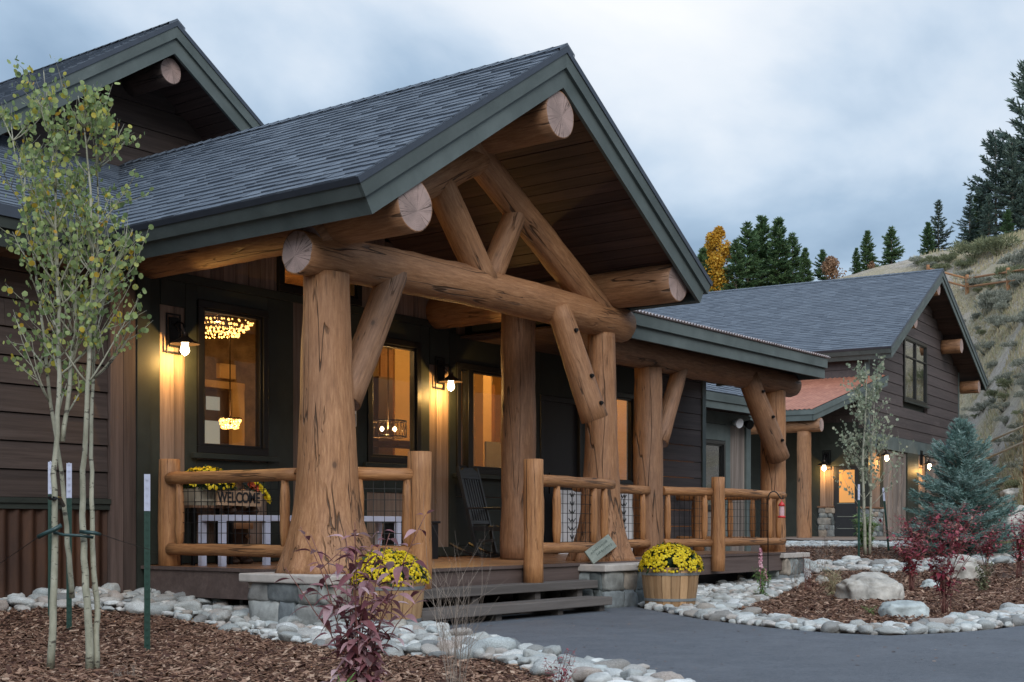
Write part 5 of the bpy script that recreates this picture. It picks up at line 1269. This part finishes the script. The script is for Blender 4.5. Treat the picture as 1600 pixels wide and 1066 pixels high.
for y0, y1 in ((702, 664), (727, 689)): logobj('rail', pz(1500, y0 + 8, 49), pz(1604, y1, 42), .036, .036, root, PALE, PALE, n=10, seg=6)

# =================================================================== WALL LAMPS
SHADE = mat_flat('bronze_shade', (.05, .035, .028), .4, .6)
lampw = empty('wall_lamp', (0, 0, 0), 0, 'x', 'wall lamp', 'barn style wall lamps')
mb = MB(); rectframe(mb, -.095, .095, -.02, .40, -.012, 0, .018, .5); mb.box(-.06, .06, -.022, -.001, .05, .36, .5); mb.build('backplate', BLACKM, lampw, bevel=.003)
mb = MB(); mb.tube([(0, -.02, .28), (0, -.08, .31), (0, -.16, .28), (0, -.19, .22), (0, -.19, .15)], .009, 8); mb.tube([(-.03, -.03, .30), (-.03, -.15, .17)], .004, 6); mb.tube([(.03, -.03, .30), (.03, -.15, .17)], .004, 6); mb.build('arm', BLACKM, lampw)
mb = MB(); mb.lathe([(.03, .19), (.034, .15), (.05, .135), (.145, .075), (.15, .068), (.143, .068), (.05, .125), (.001, .13)], 32, (0, -.19, 0)); mb.build('lamp_shade', SHADE, lampw)
mb = MB(); mb.lathe([(.001, .10), (.036, .10), (.034, .06), (.048, .0), (.032, -.03), (.001, -.05)], 12, (0, -.19, 0)); mb.build('bulb', BULB, lampw)
def pt(loc, w, col=(1, .56, .16), r=.02):
    l = bpy.data.lights.new('lamp_light', 'POINT'); l.energy = w; l.color = col; l.shadow_soft_size = r; o = bpy.data.objects.new('lamp_light', l); C.objects.link(o); o.location = loc
lamps = [((8.76, WB - .03, 2.68), 0, 1, 'lit barn-style lamp on the board panel left of the first big window', 22), ((12.99, WB - .03, 2.66), 0, 1, 'lit barn-style lamp between the second and third windows, behind the porch steps', 22)]
cth, sth = math.cos(R(5.6)), math.sin(R(5.6))
def gw(x, y, z): return (40.2355 + x * cth - y * sth, 16.5004 + x * sth + y * cth, z)
lamps += [(gw(-.03, 1.32, 2.72), R(5.6) - R(90), 1.5, 'small lit lamp left of the garage side door', 20), (gw(1.0, -.03, 3.05), R(5.6), 1.5, 'lit lamp at the garage corner behind the pale young aspen', 20), (gw(6.3, -.04, 2.98), R(5.6), 1.5, 'rightmost lit lamp between the two garage doors', 20)]
for i, (loc, rz, s, lab, w) in enumerate(lamps):
    o = lampw if i == 0 else copy_tree(lampw); o.location = loc; o.rotation_euler = (0, 0, rz); o.scale = (s, s, s); o['label'] = lab
    pt(Vector(loc) + Matrix.Rotation(rz, 3, 'Z') @ Vector((0, -.19 * s, -.09 * s)), w)

# =================================================================== BARRELS OF MUMS
def mum(mb_f, mb_l, R0, H, n, fs=.024, nl=420, c=(0, 0, 0), low=.0):
    for i in range(n):
        u = rnd(); th = rnd() * 6.28; ph = math.acos(1 - u * (1 - low)); k = 1 + .10 * noise.noise((math.cos(th) * 2, math.sin(th) * 2, ph * 2)); nrm = Vector((math.sin(ph) * math.cos(th), math.sin(ph) * math.sin(th), math.cos(ph)))
        if noise.noise((nrm.x * 3.2 + c[0], nrm.y * 3.2, nrm.z * 3.2)) < -.16 or (nrm.z < .25 and rnd() < .62): continue
        p = Vector(c) + Vector((nrm.x * R0 * k, nrm.y * R0 * k, nrm.z * H * k)) * ru(.95, 1.03); m_ = (nrm + rdir() * .3).normalized()
        r = rnd(); disc(mb_f, p, m_, fs * ru(.7, 1.1), r, 7, -.15); disc(mb_f, p + m_ * fs * .3, m_ + rdir() * .1, fs * .6, min(1, r * .8), 6, -.2)
    for i in range(nl):
        th = rnd() * 6.28; ph = math.acos(1 - rnd() * 1.0); nrm = Vector((math.sin(ph) * math.cos(th), math.sin(ph) * math.sin(th), math.cos(ph))); p = Vector(c) + Vector((nrm.x * R0, nrm.y * R0, nrm.z * H)) * ru(.6, .94)
        leaf(mb_l, p, nrm + rdir() * .7, rdir(), .055, .028, None, .2, 3, .2)
    mb_l.lathe([(R0 * .55, 0), (R0 * .72, H * .3), (R0 * .5, H * .7), (.001, H * .8)], 14, c)
def barrel(loc, rz, label, seed, mlabel):
    random.seed(seed); root = empty('half_barrel_planter', loc, rz, label, 'planter', 'half-barrel planters beside the steps')
    mb = MB(); ns = 19; rb, rt, h = .262, .312, .43
    for i in range(ns):
        a0 = 2 * math.pi * (i + .03) / ns; a1 = 2 * math.pi * (i + .97) / ns; vs = []
        for z, r in ((0, rb), (h * .5, (rb + rt) / 2 + .006), (h, rt)):
            for q, w in ((0, 0), (.5, .002), (1, 0)):
                a = a0 + (a1 - a0) * q
                for rr in (r + w, r - .025): vs.append((rr * math.cos(a), rr * math.sin(a), z))
        f = []
        for j in range(2):
            for q in range(2):
                b0 = j * 6 + q * 2; f += [(b0, b0 + 2, b0 + 8, b0 + 6), (b0 + 1, b0 + 7, b0 + 9, b0 + 3)]
        for q in range(2): b0 = 12 + q * 2; f.append((b0, b0 + 2, b0 + 3, b0 + 1))
        f += [(0, 6, 7, 1), (6, 12, 13, 7), (4, 5, 11, 10), (10, 11, 17, 16)]
        mb.add(vs, f)
    mb.build('staves', BARREL, root)
    for z in (.07, .345):
        mb = MB(); r = rb + (rt - rb) * z / h + .009; mb.lathe([(r - .004, z), (r + .001, z), (r + .003, z + .028), (r - .003, z + .028)], 40, sm=False); mb.build('hoop', mat_flat('galvanised_hoop', (.33, .35, .36), .4, .7), root)
    mb = MB(); mb.lathe([(.001, h - .04), (rt - .03, h - .05)], 24); mb.build('soil', SOIL, root)
    fl = MB(); lv = MB(); mum(fl, lv, .345, .29, 3000, .0145, 800, (0, 0, h - .045)); pl_ = lv.build('foliage', MUMG, root); fl.build('blossom', YEL, pl_)
a, b = atY(1047, 14.3); barrel((a, b, .02), .4, 'wooden half barrel of yellow chrysanthemums right of the steps', 101, '')
a, b = atY(607, 11.3); barrel((a, b, .01), 1.0, 'wooden half barrel of yellow chrysanthemums left of the steps, behind the burgundy shrub', 102, '')

# =================================================================== THINGS ON THE PORCH
bench = empty('porch_bench', (9.9, 10.35, DZ), 0, 'long pale blue metal bench frame behind the left porch railing', 'bench')
mb = MB(); mb.box(8.66, 11.3, 10.2, 10.55, .94, 1.0); mb.build('bench_top', WHITEM, bench, True, bevel=.004)
for x in (8.66, 9.24, 11.23):
    mb = MB(); mb.box(x, x + .065, 10.2, 10.25, DZ, .939); mb.build('leg', WHITEM, bench, True)
for x in (8.66, 11.23):
    mb = MB(); mb.box(x, x + .065, 10.5, 10.55, DZ, .939); mb.build('leg', WHITEM, bench, True)
stand = empty('plant_stand', (8.95, 10.8, DZ), 0, 'dark stand under the flower box on the left end of the porch', 'plant stand')
mb = MB(); mb.box(8.68, 9.24, 10.66, 10.94, 1.075, 1.10); mb.build('shelf', LOGD, stand, True)
for x in (8.70, 9.19):
    for y in (10.68, 10.89): mb = MB(); mb.box(x, x + .03, y, y + .03, DZ, 1.074); mb.build('leg', BLACKM, stand, True)
pbx = empty('flower_box', (8.95, 10.8, 1.10), 0, 'picket flower box of yellow chrysanthemums under the first big window', 'flower box')
mb = MB()
for i in range(6): mb.box(8.74 + i * .075, 8.80 + i * .075, 10.68, 10.69, 1.10, 1.285)
mb.box(8.72, 9.20, 10.692, 10.90, 1.102, 1.27); mb.box(8.72, 9.20, 10.672, 10.679, 1.14, 1.165); mb.build('box', mat_plank('picket_wood', (.22, .19, .14), (.36, .32, .25), (20, 20, 2)), pbx, True)
random.seed(5); fl = MB(); lv = MB(); mum(fl, lv, .30, .22, 800, .022, 500, (8.96, 10.79, 1.27)); q = lv.build('foliage', MUMG, pbx, True); fl.build('blossom', YEL, q)
def blob(name, ells, mat, parent, vox=.012, world=True):
    bm = bmesh.new()
    for c, s, *rt in ells:
        M = Matrix.Translation(c) @ (rt[0] if rt else Matrix.Identity(4)) @ Matrix.Diagonal((*s, 1)); bmesh.ops.create_icosphere(bm, subdivisions=3, radius=1, matrix=M)
    me = bpy.data.meshes.new(name); bm.to_mesh(me); bm.free(); me.materials.append(mat); o = bpy.data.objects.new(name, me); C.objects.link(o)
    m = o.modifiers.new('r', 'REMESH'); m.mode = 'VOXEL'; m.voxel_size = vox; m.use_smooth_shade = True; s_ = o.modifiers.new('s', 'SMOOTH'); s_.iterations = 4
    if parent: 
        o.parent = parent
        if world: o.matrix_parent_inverse = wmat(parent).inverted()
    return o
BEARM = mat_plank('carved_dark_wood', (.035, .018, .012), (.10, .05, .03), (18, 18, 4), .6)
TAN = mat_flat('tan_carved_wood', (.34, .17, .08), .6)
bear = empty('carved_bear', (9.36, 10.82, DZ), 0, 'dark carved wooden bear holding a welcome board beside the flower box', 'wood carving')
X0, Y0 = 9.36, 10.80
blob('body', [((X0, Y0, .80), (.15, .12, .24)), ((X0, Y0, 1.04), (.125, .10, .15)), ((X0 + .01, Y0 - .02, 1.26), (.088, .085, .085)), ((X0 - .062, Y0, 1.335), (.028, .018, .028)), ((X0 + .078, Y0, 1.335), (.028, .018, .028)), ((X0 - .09, Y0 - .01, .59), (.062, .07, .12)), ((X0 + .09, Y0 - .01, .59), (.062, .07, .12)),
    ((X0 - .09, Y0 - .06, .52), (.06, .10, .04)), ((X0 + .09, Y0 - .06, .52), (.06, .10, .04)), ((X0 - .15, Y0 - .09, 1.05), (.045, .10, .05)), ((X0 + .15, Y0 - .09, 1.05), (.045, .10, .05))], BEARM, bear)
blob('muzzle', [((X0 + .01, Y0 - .105, 1.245), (.042, .05, .036))], TAN, bear)
mb = MB()
for dx in (-.03, .05): mb.lathe([(.001, .010), (.009, .006), (.011, 0), (.001, -.01)], 8, (X0 + dx, Y0 - .10, 1.285))
mb.lathe([(.001, .012), (.014, .0), (.001, -.012)], 8, (X0 + .01, Y0 - .155, 1.255)); mb.build('eyes_and_nose', BLACKP, bear, True)
mb = MB(); mb.box(X0 - .12, X0 + .13, Y0 - .13, Y0 - .115, .86, .93); mb.lathe([(.001, .03), (.035, .0), (.001, -.03)], 10, (X0 + .06, Y0 - .13, .78)); mb.build('paw_patch', TAN, bear, True)
sign = empty('welcome_sign', (9.24, 10.62, 1.1), 0, 'rough tan board with WELCOME in dark letters held by the carved bear', 'sign')
mb = MB(); P = [(8.95, 1.105), (9.2, 1.10), (9.54, 1.095), (9.545, 1.24), (9.3, 1.262), (8.95, 1.255)]; mb.prism(P, (10.60, 10.625), 'y', .6); mb.build('board', mat_plank('tan_sign_board', (.33, .20, .12), (.50, .34, .22), (5, 20, 20), .7, 0), sign, True)
def text(s, loc, size, mat, parent, rot=(R(90), 0, 0), ext=.002, sx=1, off=0, bold=0):
    c = bpy.data.curves.new('lettering', 'FONT'); c.body = s; c.size = size; c.extrude = ext; c.align_x = 'CENTER'; c.align_y = 'CENTER'; c.offset = bold; c.materials.append(mat)
    o = bpy.data.objects.new('lettering', c); C.objects.link(o); o.location = loc; o.rotation_euler = rot; o.scale = (sx, 1, 1)
    bpy.context.view_layer.update(); me = bpy.data.meshes.new_from_object(o.evaluated_get(bpy.context.evaluated_depsgraph_get())); m_ = bpy.data.objects.new('lettering', me); C.objects.link(m_)
    m_.location = loc; m_.rotation_euler = rot; m_.scale = (sx, 1, 1); bpy.data.objects.remove(o); m_.data.materials.clear(); m_.data.materials.append(mat)
    if parent: m_.parent = parent; m_.matrix_parent_inverse = wmat(parent).inverted()
    return m_
text('WELCOME', (9.235, 10.597, 1.178), .155, BLACKP, sign, sx=.76, bold=.003)
fb = empty('flower_bunch', (9.5, 10.66, 1.26), 0, 'trailing bunch of red and yellow flowers on the corner of the welcome board', 'flowers')
random.seed(8); m1, m2, m3 = MB(), MB(), MB()
for i in range(46):
    t = rnd(); c = Vector((9.46 + .26 * t, 10.66 + ru(-.05, .05), 1.36 - .20 * t + ru(-.03, .03))); disc(m1, c, (ru(-.5, .5), -1, .4), .022)
for i in range(26):
    t = rnd(); c = Vector((9.38 + .16 * t, 10.66 + ru(-.04, .04), 1.40 - .12 * t + ru(-.03, .03))); disc(m2, c, (ru(-.5, .5), -1, .4), .026)
for i in range(50): leaf(m3, (9.38 + .3 * rnd(), 10.67 + ru(-.03, .03), 1.22 + .14 * rnd()), rdir(), rdir(), .05, .025)
s_ = m3.build('foliage', MUMG, fb, True); m1.build('yellow_blossom', YEL, s_); m2.build('red_blossom', mat_flat('red_orange_petals', (.42, .06, .02), .6), s_)
chest = empty('dark_chest', (12.0, 10.7, DZ), 0, 'dark wooden box on the porch right of the bench, behind the short left railing', 'box')
mb = MB(); mb.box(11.75, 12.3, 10.5, 10.9, DZ, .92); mb.build('box_body', BLACKP, chest, True, bevel=.006)
mb = MB(); mb.box(11.73, 12.32, 10.48, 10.92, .921, .95); mb.build('lid', BLACKP, chest, True, bevel=.004)
# rocking chair
rk = empty('rocking_chair', (13.15, 10.30, DZ), 0, 'black slatted rocking chair on the porch behind the steps', 'rocking chair')
rk.scale = (.98, 1.0, .98)
tl = R(-14); Mb = Matrix.Translation((0, .24, .40)) @ Matrix.Rotation(tl, 4, 'X')
mb = MB(); 
for i in range(7): x = -.215 + i * .0717; mb.box(x - .021, x + .021, -.012, .008, .06, .66, M=Mb)
for z, h in ((.03, .05), (.64, .05)): mb.box(-.25, .25, -.02, .012, z, z + h, M=Mb)
mb.prism([(-.25, .69), (.25, .69), (.25, .74), (.12, .79), (-.12, .79), (-.25, .74)], (-.02, .012), 'y'); 
n_ = len(mb.v) - 12
for i in range(n_, len(mb.v)): mb.v[i] = tuple(Mb @ Vector(mb.v[i]))
for s in (-1, 1): mb.box(s * .275 - .022, s * .275 + .022, -.025, .02, -.36, .80, M=Mb)
mb.build('backrest', BLACKP, rk, bevel=.004)
mb = MB()
for i in range(8): mb.box(-.27, .27, -.27 + i * .066, -.212 + i * .066, .40 - i * .004, .42 - i * .004)
mb.box(-.27, .27, -.285, -.262, .34, .419); mb.box(-.285, -.262, -.28, .26, .345, .405); mb.box(.262, .285, -.28, .26, .345, .405); mb.build('seat', BLACKP, rk, bevel=.003)
for s in (-1, 1):
    mb = MB(); mb.box(s * .30 - .045, s * .30 + .045, -.33, .26, .625, .647); mb.build('armrest', BLACKP, rk, bevel=.006)
    mb = MB(); mb.box(s * .275 - .022, s * .275 + .022, -.27, -.225, .05, .625); mb.build('leg', BLACKP, rk, bevel=.004)
    mb = MB(); mb.tube([(s * .275, y, .02 + .16 * (y * y) / .30) for y in [-.42 + .06 * i for i in range(17)]], .021, 6, sm=False); mb.build('rocker', BLACKP, rk)
mb = MB(); mb.box(-.262, .262, -.255, -.24, .2, .235); mb.box(-.255, .255, .15, .165, .2, .235); mb.build('stretcher', BLACKP, rk)
rk.rotation_euler = (0, 0, R(13))
rk.location = (13.34, 10.40, DZ)
# white standing boards
def whiteboard(a0, a1, b, lab, seed):
    random.seed(seed); o = empty('porch_sign', ((a0 + a1) / 2, b, DZ), 0, lab, 'sign'); mb = MB(); mb.box(a0, a1, b, b + .03, DZ, 1.40); mb.build('board', WHITE, o, True)
    mb = MB(); xm = a0 + (a1 - a0) * .42; z = DZ + .1
    mb.tube([(xm, b - .004, z), (xm, b - .004, 1.3)], .008, 5)
    while z < 1.32:
        w = ru(.04, .10); mb.tube([(xm - w, b - .004, z + .05), (xm - w * .4, b - .004, z), (xm, b - .004, z + .05), (xm + w * .4, b - .004, z), (xm + w, b - .004, z + .05)], .008, 5); z += .12
    mb.build('black_ornament', BLACKP, o, True)
whiteboard(15.36, 16.06, 10.85, 'white standing board with a black vertical ornament behind the right stair railing', 4); whiteboard(16.75, 17.22, 10.8, 'white standing board with a black curl seen right of the second great column', 6)
# plaque leaning on the right pedestal
pq = empty('wooden_plaque', (12.35, 8.12, .475), 0, 'small weathered grey-green plaque tilted against the base of the right great column', 'plaque')
Mq = Matrix.Translation((12.30, 8.10, .485)) @ Matrix.Rotation(R(-12), 4, 'X') @ Matrix.Rotation(R(-38), 4, 'Y') @ Matrix.Translation((0, 0, 0))
Mq = Matrix.Translation((11.94, 7.99, .478)) @ Matrix.Rotation(R(-32), 4, 'Z') @ Matrix.Rotation(R(-14), 4, 'X') @ Matrix.Rotation(-R(33), 4, 'Y')
mb = MB(); mb.box(0, .36, 0, .025, 0, .165, .5, M=Mq); mb.build('board', GREYW, pq, True, bevel=.004)
mb = MB(); random.seed(3)
for row, x0, x1 in ((.105, .05, .30), (.055, .10, .31)):
    x = x0
    while x < x1: mb.tube([Mq @ Vector((x, -.002, row + ru(-.012, .0))), Mq @ Vector((x + ru(.0, .012), -.002, row + ru(.008, .022)))], .0022, 4); x += .016
mb.build('carved_writing', mat_flat('dark_green_paint', (.02, .05, .035), .6), pq, True)
# shepherd hook and feeder
hk = []; ph = Vector((*atY(1200, 18.0), 0)); rgt = Vector((.6062, -.7954, 0))
Zt = ZC + (HZ - 768) * 18 / F
pts = [ph + Vector((0, 0, -.05)), ph + Vector((0, 0, Zt - .12))] + [ph + rgt * (.075 - .075 * math.cos(t)) + Vector((0, 0, Zt - .10 + .10 * math.sin(t))) for t in [i * .3 for i in range(1, 9)]] + [ph + rgt * .175 + Vector((0, 0, Zt - .10)), ph + rgt * .20 + Vector((0, 0, Zt - .095)), ph + rgt * .205 + Vector((0, 0, Zt - .06))]
mb = MB(); mb.tube(pts, .008, 8); tag(mb.build('shepherd_hook', BLACKM), 'thin black shepherd hook in front of the porch-end column', 'garden hook')
fd = empty('bird_feeder', ph + rgt * .185 + Vector((0, 0, Zt - .36)), 0, 'small red and clear bird feeder hanging from the black hook', 'bird feeder')
mb = MB(); mb.lathe([(.001, .0), (.05, .0), (.055, .02), (.04, .03), (.001, .03)], 16); mb.build('base', RED, fd)
mb = MB(); mb.lathe([(.036, .03), (.038, .09), (.034, .16)], 16); mb.build('jar', mat_flat('pink_clear_jar', (.6, .38, .40), .15), fd)
mb = MB(); mb.lathe([(.04, .16), (.05, .165), (.03, .20), (.008, .22), (.001, .26)], 16); mb.build('lid', RED, fd)
# flood light
fl_ = empty('flood_light', (24.6, 12.96, 3.03), 0, 'twin white-faced flood light on the grey boards behind the porch end', 'flood light')
mb = MB(); mb.lathe([(.001, -.03), (.06, -.03), (.06, .0), (.001, .0)], 16, (24.6, 12.9, 3.03)); mb.tube([(24.6, 12.95, 3.03), (24.42, 12.82, 3.0)], .02, 6); mb.tube([(24.6, 12.95, 3.03), (24.80, 12.82, 2.99)], .02, 6); mb.build('base', BLACKM, fl_, True)
for x, m_ in ((24.38, WHITE), (24.84, BLACKM)):
    mb = MB(); mb.tube([(x, 12.86, 3.02), (x - .05, 12.70, 2.98)], [.05, .10], 14, .5); mb.build('lamp_head', m_, fl_, True)

# =================================================================== CHANDELIERS
def beads(loc, r, n, rows, label, lamp):
    random.seed(int(r * 100)); o = empty('chandelier', loc, 0, label, 'chandelier'); mb = MB()
    for j in range(rows):
        for i in range(n):
            a = 2 * math.pi * (i + ru(-.3, .3)) / n; rr = r * ru(.9, 1.02) * (1 - .12 * j); z = -.045 * j + ru(-.012, .012); s = ru(.007, .014); put(mb, ROCKS[0], (rr * math.cos(a), rr * math.sin(a), z), (s, s, s * 1.3))
    mb.build('beads', BEAD, o); mb = MB(); mb.tube([(0, 0, .02), (0, 0, 3.99 - loc[2])], .008, 6)
    for k in range(24): a = k * math.pi / 12; b_ = a + math.pi / 12; mb.tube([(r * math.cos(a), r * math.sin(a), .02), (r * math.cos(b_), r * math.sin(b_), .02)], .01, 5)
    for k in range(4): a = k * math.pi / 4; mb.tube([(r * math.cos(a), r * math.sin(a), .02), (-r * math.cos(a), -r * math.sin(a), .02)], .006, 4)
    mb.build('ring', SHADE, o); pt((loc[0], loc[1], loc[2] - .02), lamp, (1, .60, .24), .012)
beads((10.55, 12.5, 3.33), .42, 46, 4, 'beaded ring chandelier glowing at the top of the first big window', 36)
beads((10.62, 12.35, 2.16), .13, 26, 3, 'small bright cluster lamp low in the first big window', 12)
dr = empty('drum_chandelier', (13.30, 12.25, 2.2), 0, 'round wire drum chandelier with two bulbs seen through the second window', 'chandelier')
mb = MB()
for z in (-.1, .11):
    for k in range(28): a = k * math.pi / 14; b_ = a + math.pi / 14; mb.tube([(.25 * math.cos(a), .25 * math.sin(a), z), (.25 * math.cos(b_), .25 * math.sin(b_), z)], .011, 5)
for k in range(28): a = k * math.pi / 14; mb.tube([(.25 * math.cos(a), .25 * math.sin(a), -.1), (.25 * math.cos(a + .2), .25 * math.sin(a + .2), .11)], .004, 4)
mb.tube([(0, 0, -.1), (0, 0, 1.79)], .008, 6); mb.build('drum', SHADE, dr)
for x, y in ((-.07, .05), (.08, -.05)):
    mb = MB(); mb.lathe([(.001, .04), (.025, .02), (.03, 0), (.001, -.03)], 12, (x, y, .0)); mb.build('bulb', BULB, dr)
pt((13.3, 12.25, 2.2), 60, (1, .58, .20), .012); pt((15.2, 12.6, 3.9), 60, (1, .58, .20), .02); pt((18.0, 13, 3.9), 90, (1, .58, .20), .02)

# =================================================================== WORLD, SUN, CAMERA
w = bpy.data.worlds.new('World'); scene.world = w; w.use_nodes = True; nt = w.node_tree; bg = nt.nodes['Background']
SUN_EL, SUN_AZ = R(34), (-.62, -.78)
sky = N(nt, 'ShaderNodeTexSky', sky_type='NISHITA'); sky.sun_disc = False; sky.sun_elevation = SUN_EL; sky.sun_rotation = math.atan2(SUN_AZ[0], SUN_AZ[1]); sky.air_density = 1.2; sky.dust_density = 1.5
bg.inputs[1].default_value = .10; nt.links.new(sky.outputs[0], bg.inputs[0])
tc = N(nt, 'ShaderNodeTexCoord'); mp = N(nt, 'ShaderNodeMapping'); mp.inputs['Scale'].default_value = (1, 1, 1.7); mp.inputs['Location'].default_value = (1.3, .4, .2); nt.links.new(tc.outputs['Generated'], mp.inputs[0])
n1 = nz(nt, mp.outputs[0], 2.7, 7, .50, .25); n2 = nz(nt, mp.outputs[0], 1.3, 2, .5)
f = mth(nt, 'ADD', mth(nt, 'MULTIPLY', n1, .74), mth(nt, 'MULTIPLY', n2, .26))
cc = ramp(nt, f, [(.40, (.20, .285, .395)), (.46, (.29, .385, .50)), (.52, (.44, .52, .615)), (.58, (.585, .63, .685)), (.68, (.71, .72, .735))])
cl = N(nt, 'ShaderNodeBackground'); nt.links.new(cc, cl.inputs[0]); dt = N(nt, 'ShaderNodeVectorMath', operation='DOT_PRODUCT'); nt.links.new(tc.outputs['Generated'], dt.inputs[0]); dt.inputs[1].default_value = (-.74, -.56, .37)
mr = N(nt, 'ShaderNodeMapRange', interpolation_type='SMOOTHSTEP'); nt.links.new(dt.outputs['Value'], mr.inputs[0]); mr.inputs[1].default_value = -.45; mr.inputs[2].default_value = .9; mr.inputs[3].default_value = 1.10; mr.inputs[4].default_value = 2.3  # clouds brightened behind and above the camera, added as fill light
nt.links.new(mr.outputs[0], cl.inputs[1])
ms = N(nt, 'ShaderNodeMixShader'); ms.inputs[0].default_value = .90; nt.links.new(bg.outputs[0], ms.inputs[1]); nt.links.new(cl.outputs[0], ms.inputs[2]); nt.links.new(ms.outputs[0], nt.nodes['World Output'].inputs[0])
sl_ = bpy.data.lights.new('sun', 'SUN'); sl_.energy = 1.2; sl_.angle = R(35); sl_.color = (1, .95, .88); so = bpy.data.objects.new('sun', sl_); C.objects.link(so)
d = Vector((SUN_AZ[0] * math.cos(SUN_EL), SUN_AZ[1] * math.cos(SUN_EL), math.sin(SUN_EL))); so.rotation_mode = 'QUATERNION'; so.rotation_quaternion = d.to_track_quat('Z', 'Y')
cam = bpy.data.cameras.new('camera'); co = bpy.data.objects.new('camera', cam); C.objects.link(co); scene.camera = co
co.location = (0, 0, ZC); fw = Vector((UY, UX, 0)); co.rotation_euler = (R(90), 0, math.atan2(fw.y, fw.x) - math.pi / 2)
cam.lens = F / 1600 * 36; cam.sensor_width = 36; cam.shift_y = (HZ - 533) / 1600; cam.clip_end = 3000; cam.clip_start = .05
scene.view_settings.view_transform = 'Standard'; scene.view_settings.look = 'None'; scene.view_settings.exposure = 0.42; scene.view_settings.gamma = 1
scene.cycles.max_bounces = 8; scene.cycles.use_denoising = True; scene.cycles.transparent_max_bounces = 12
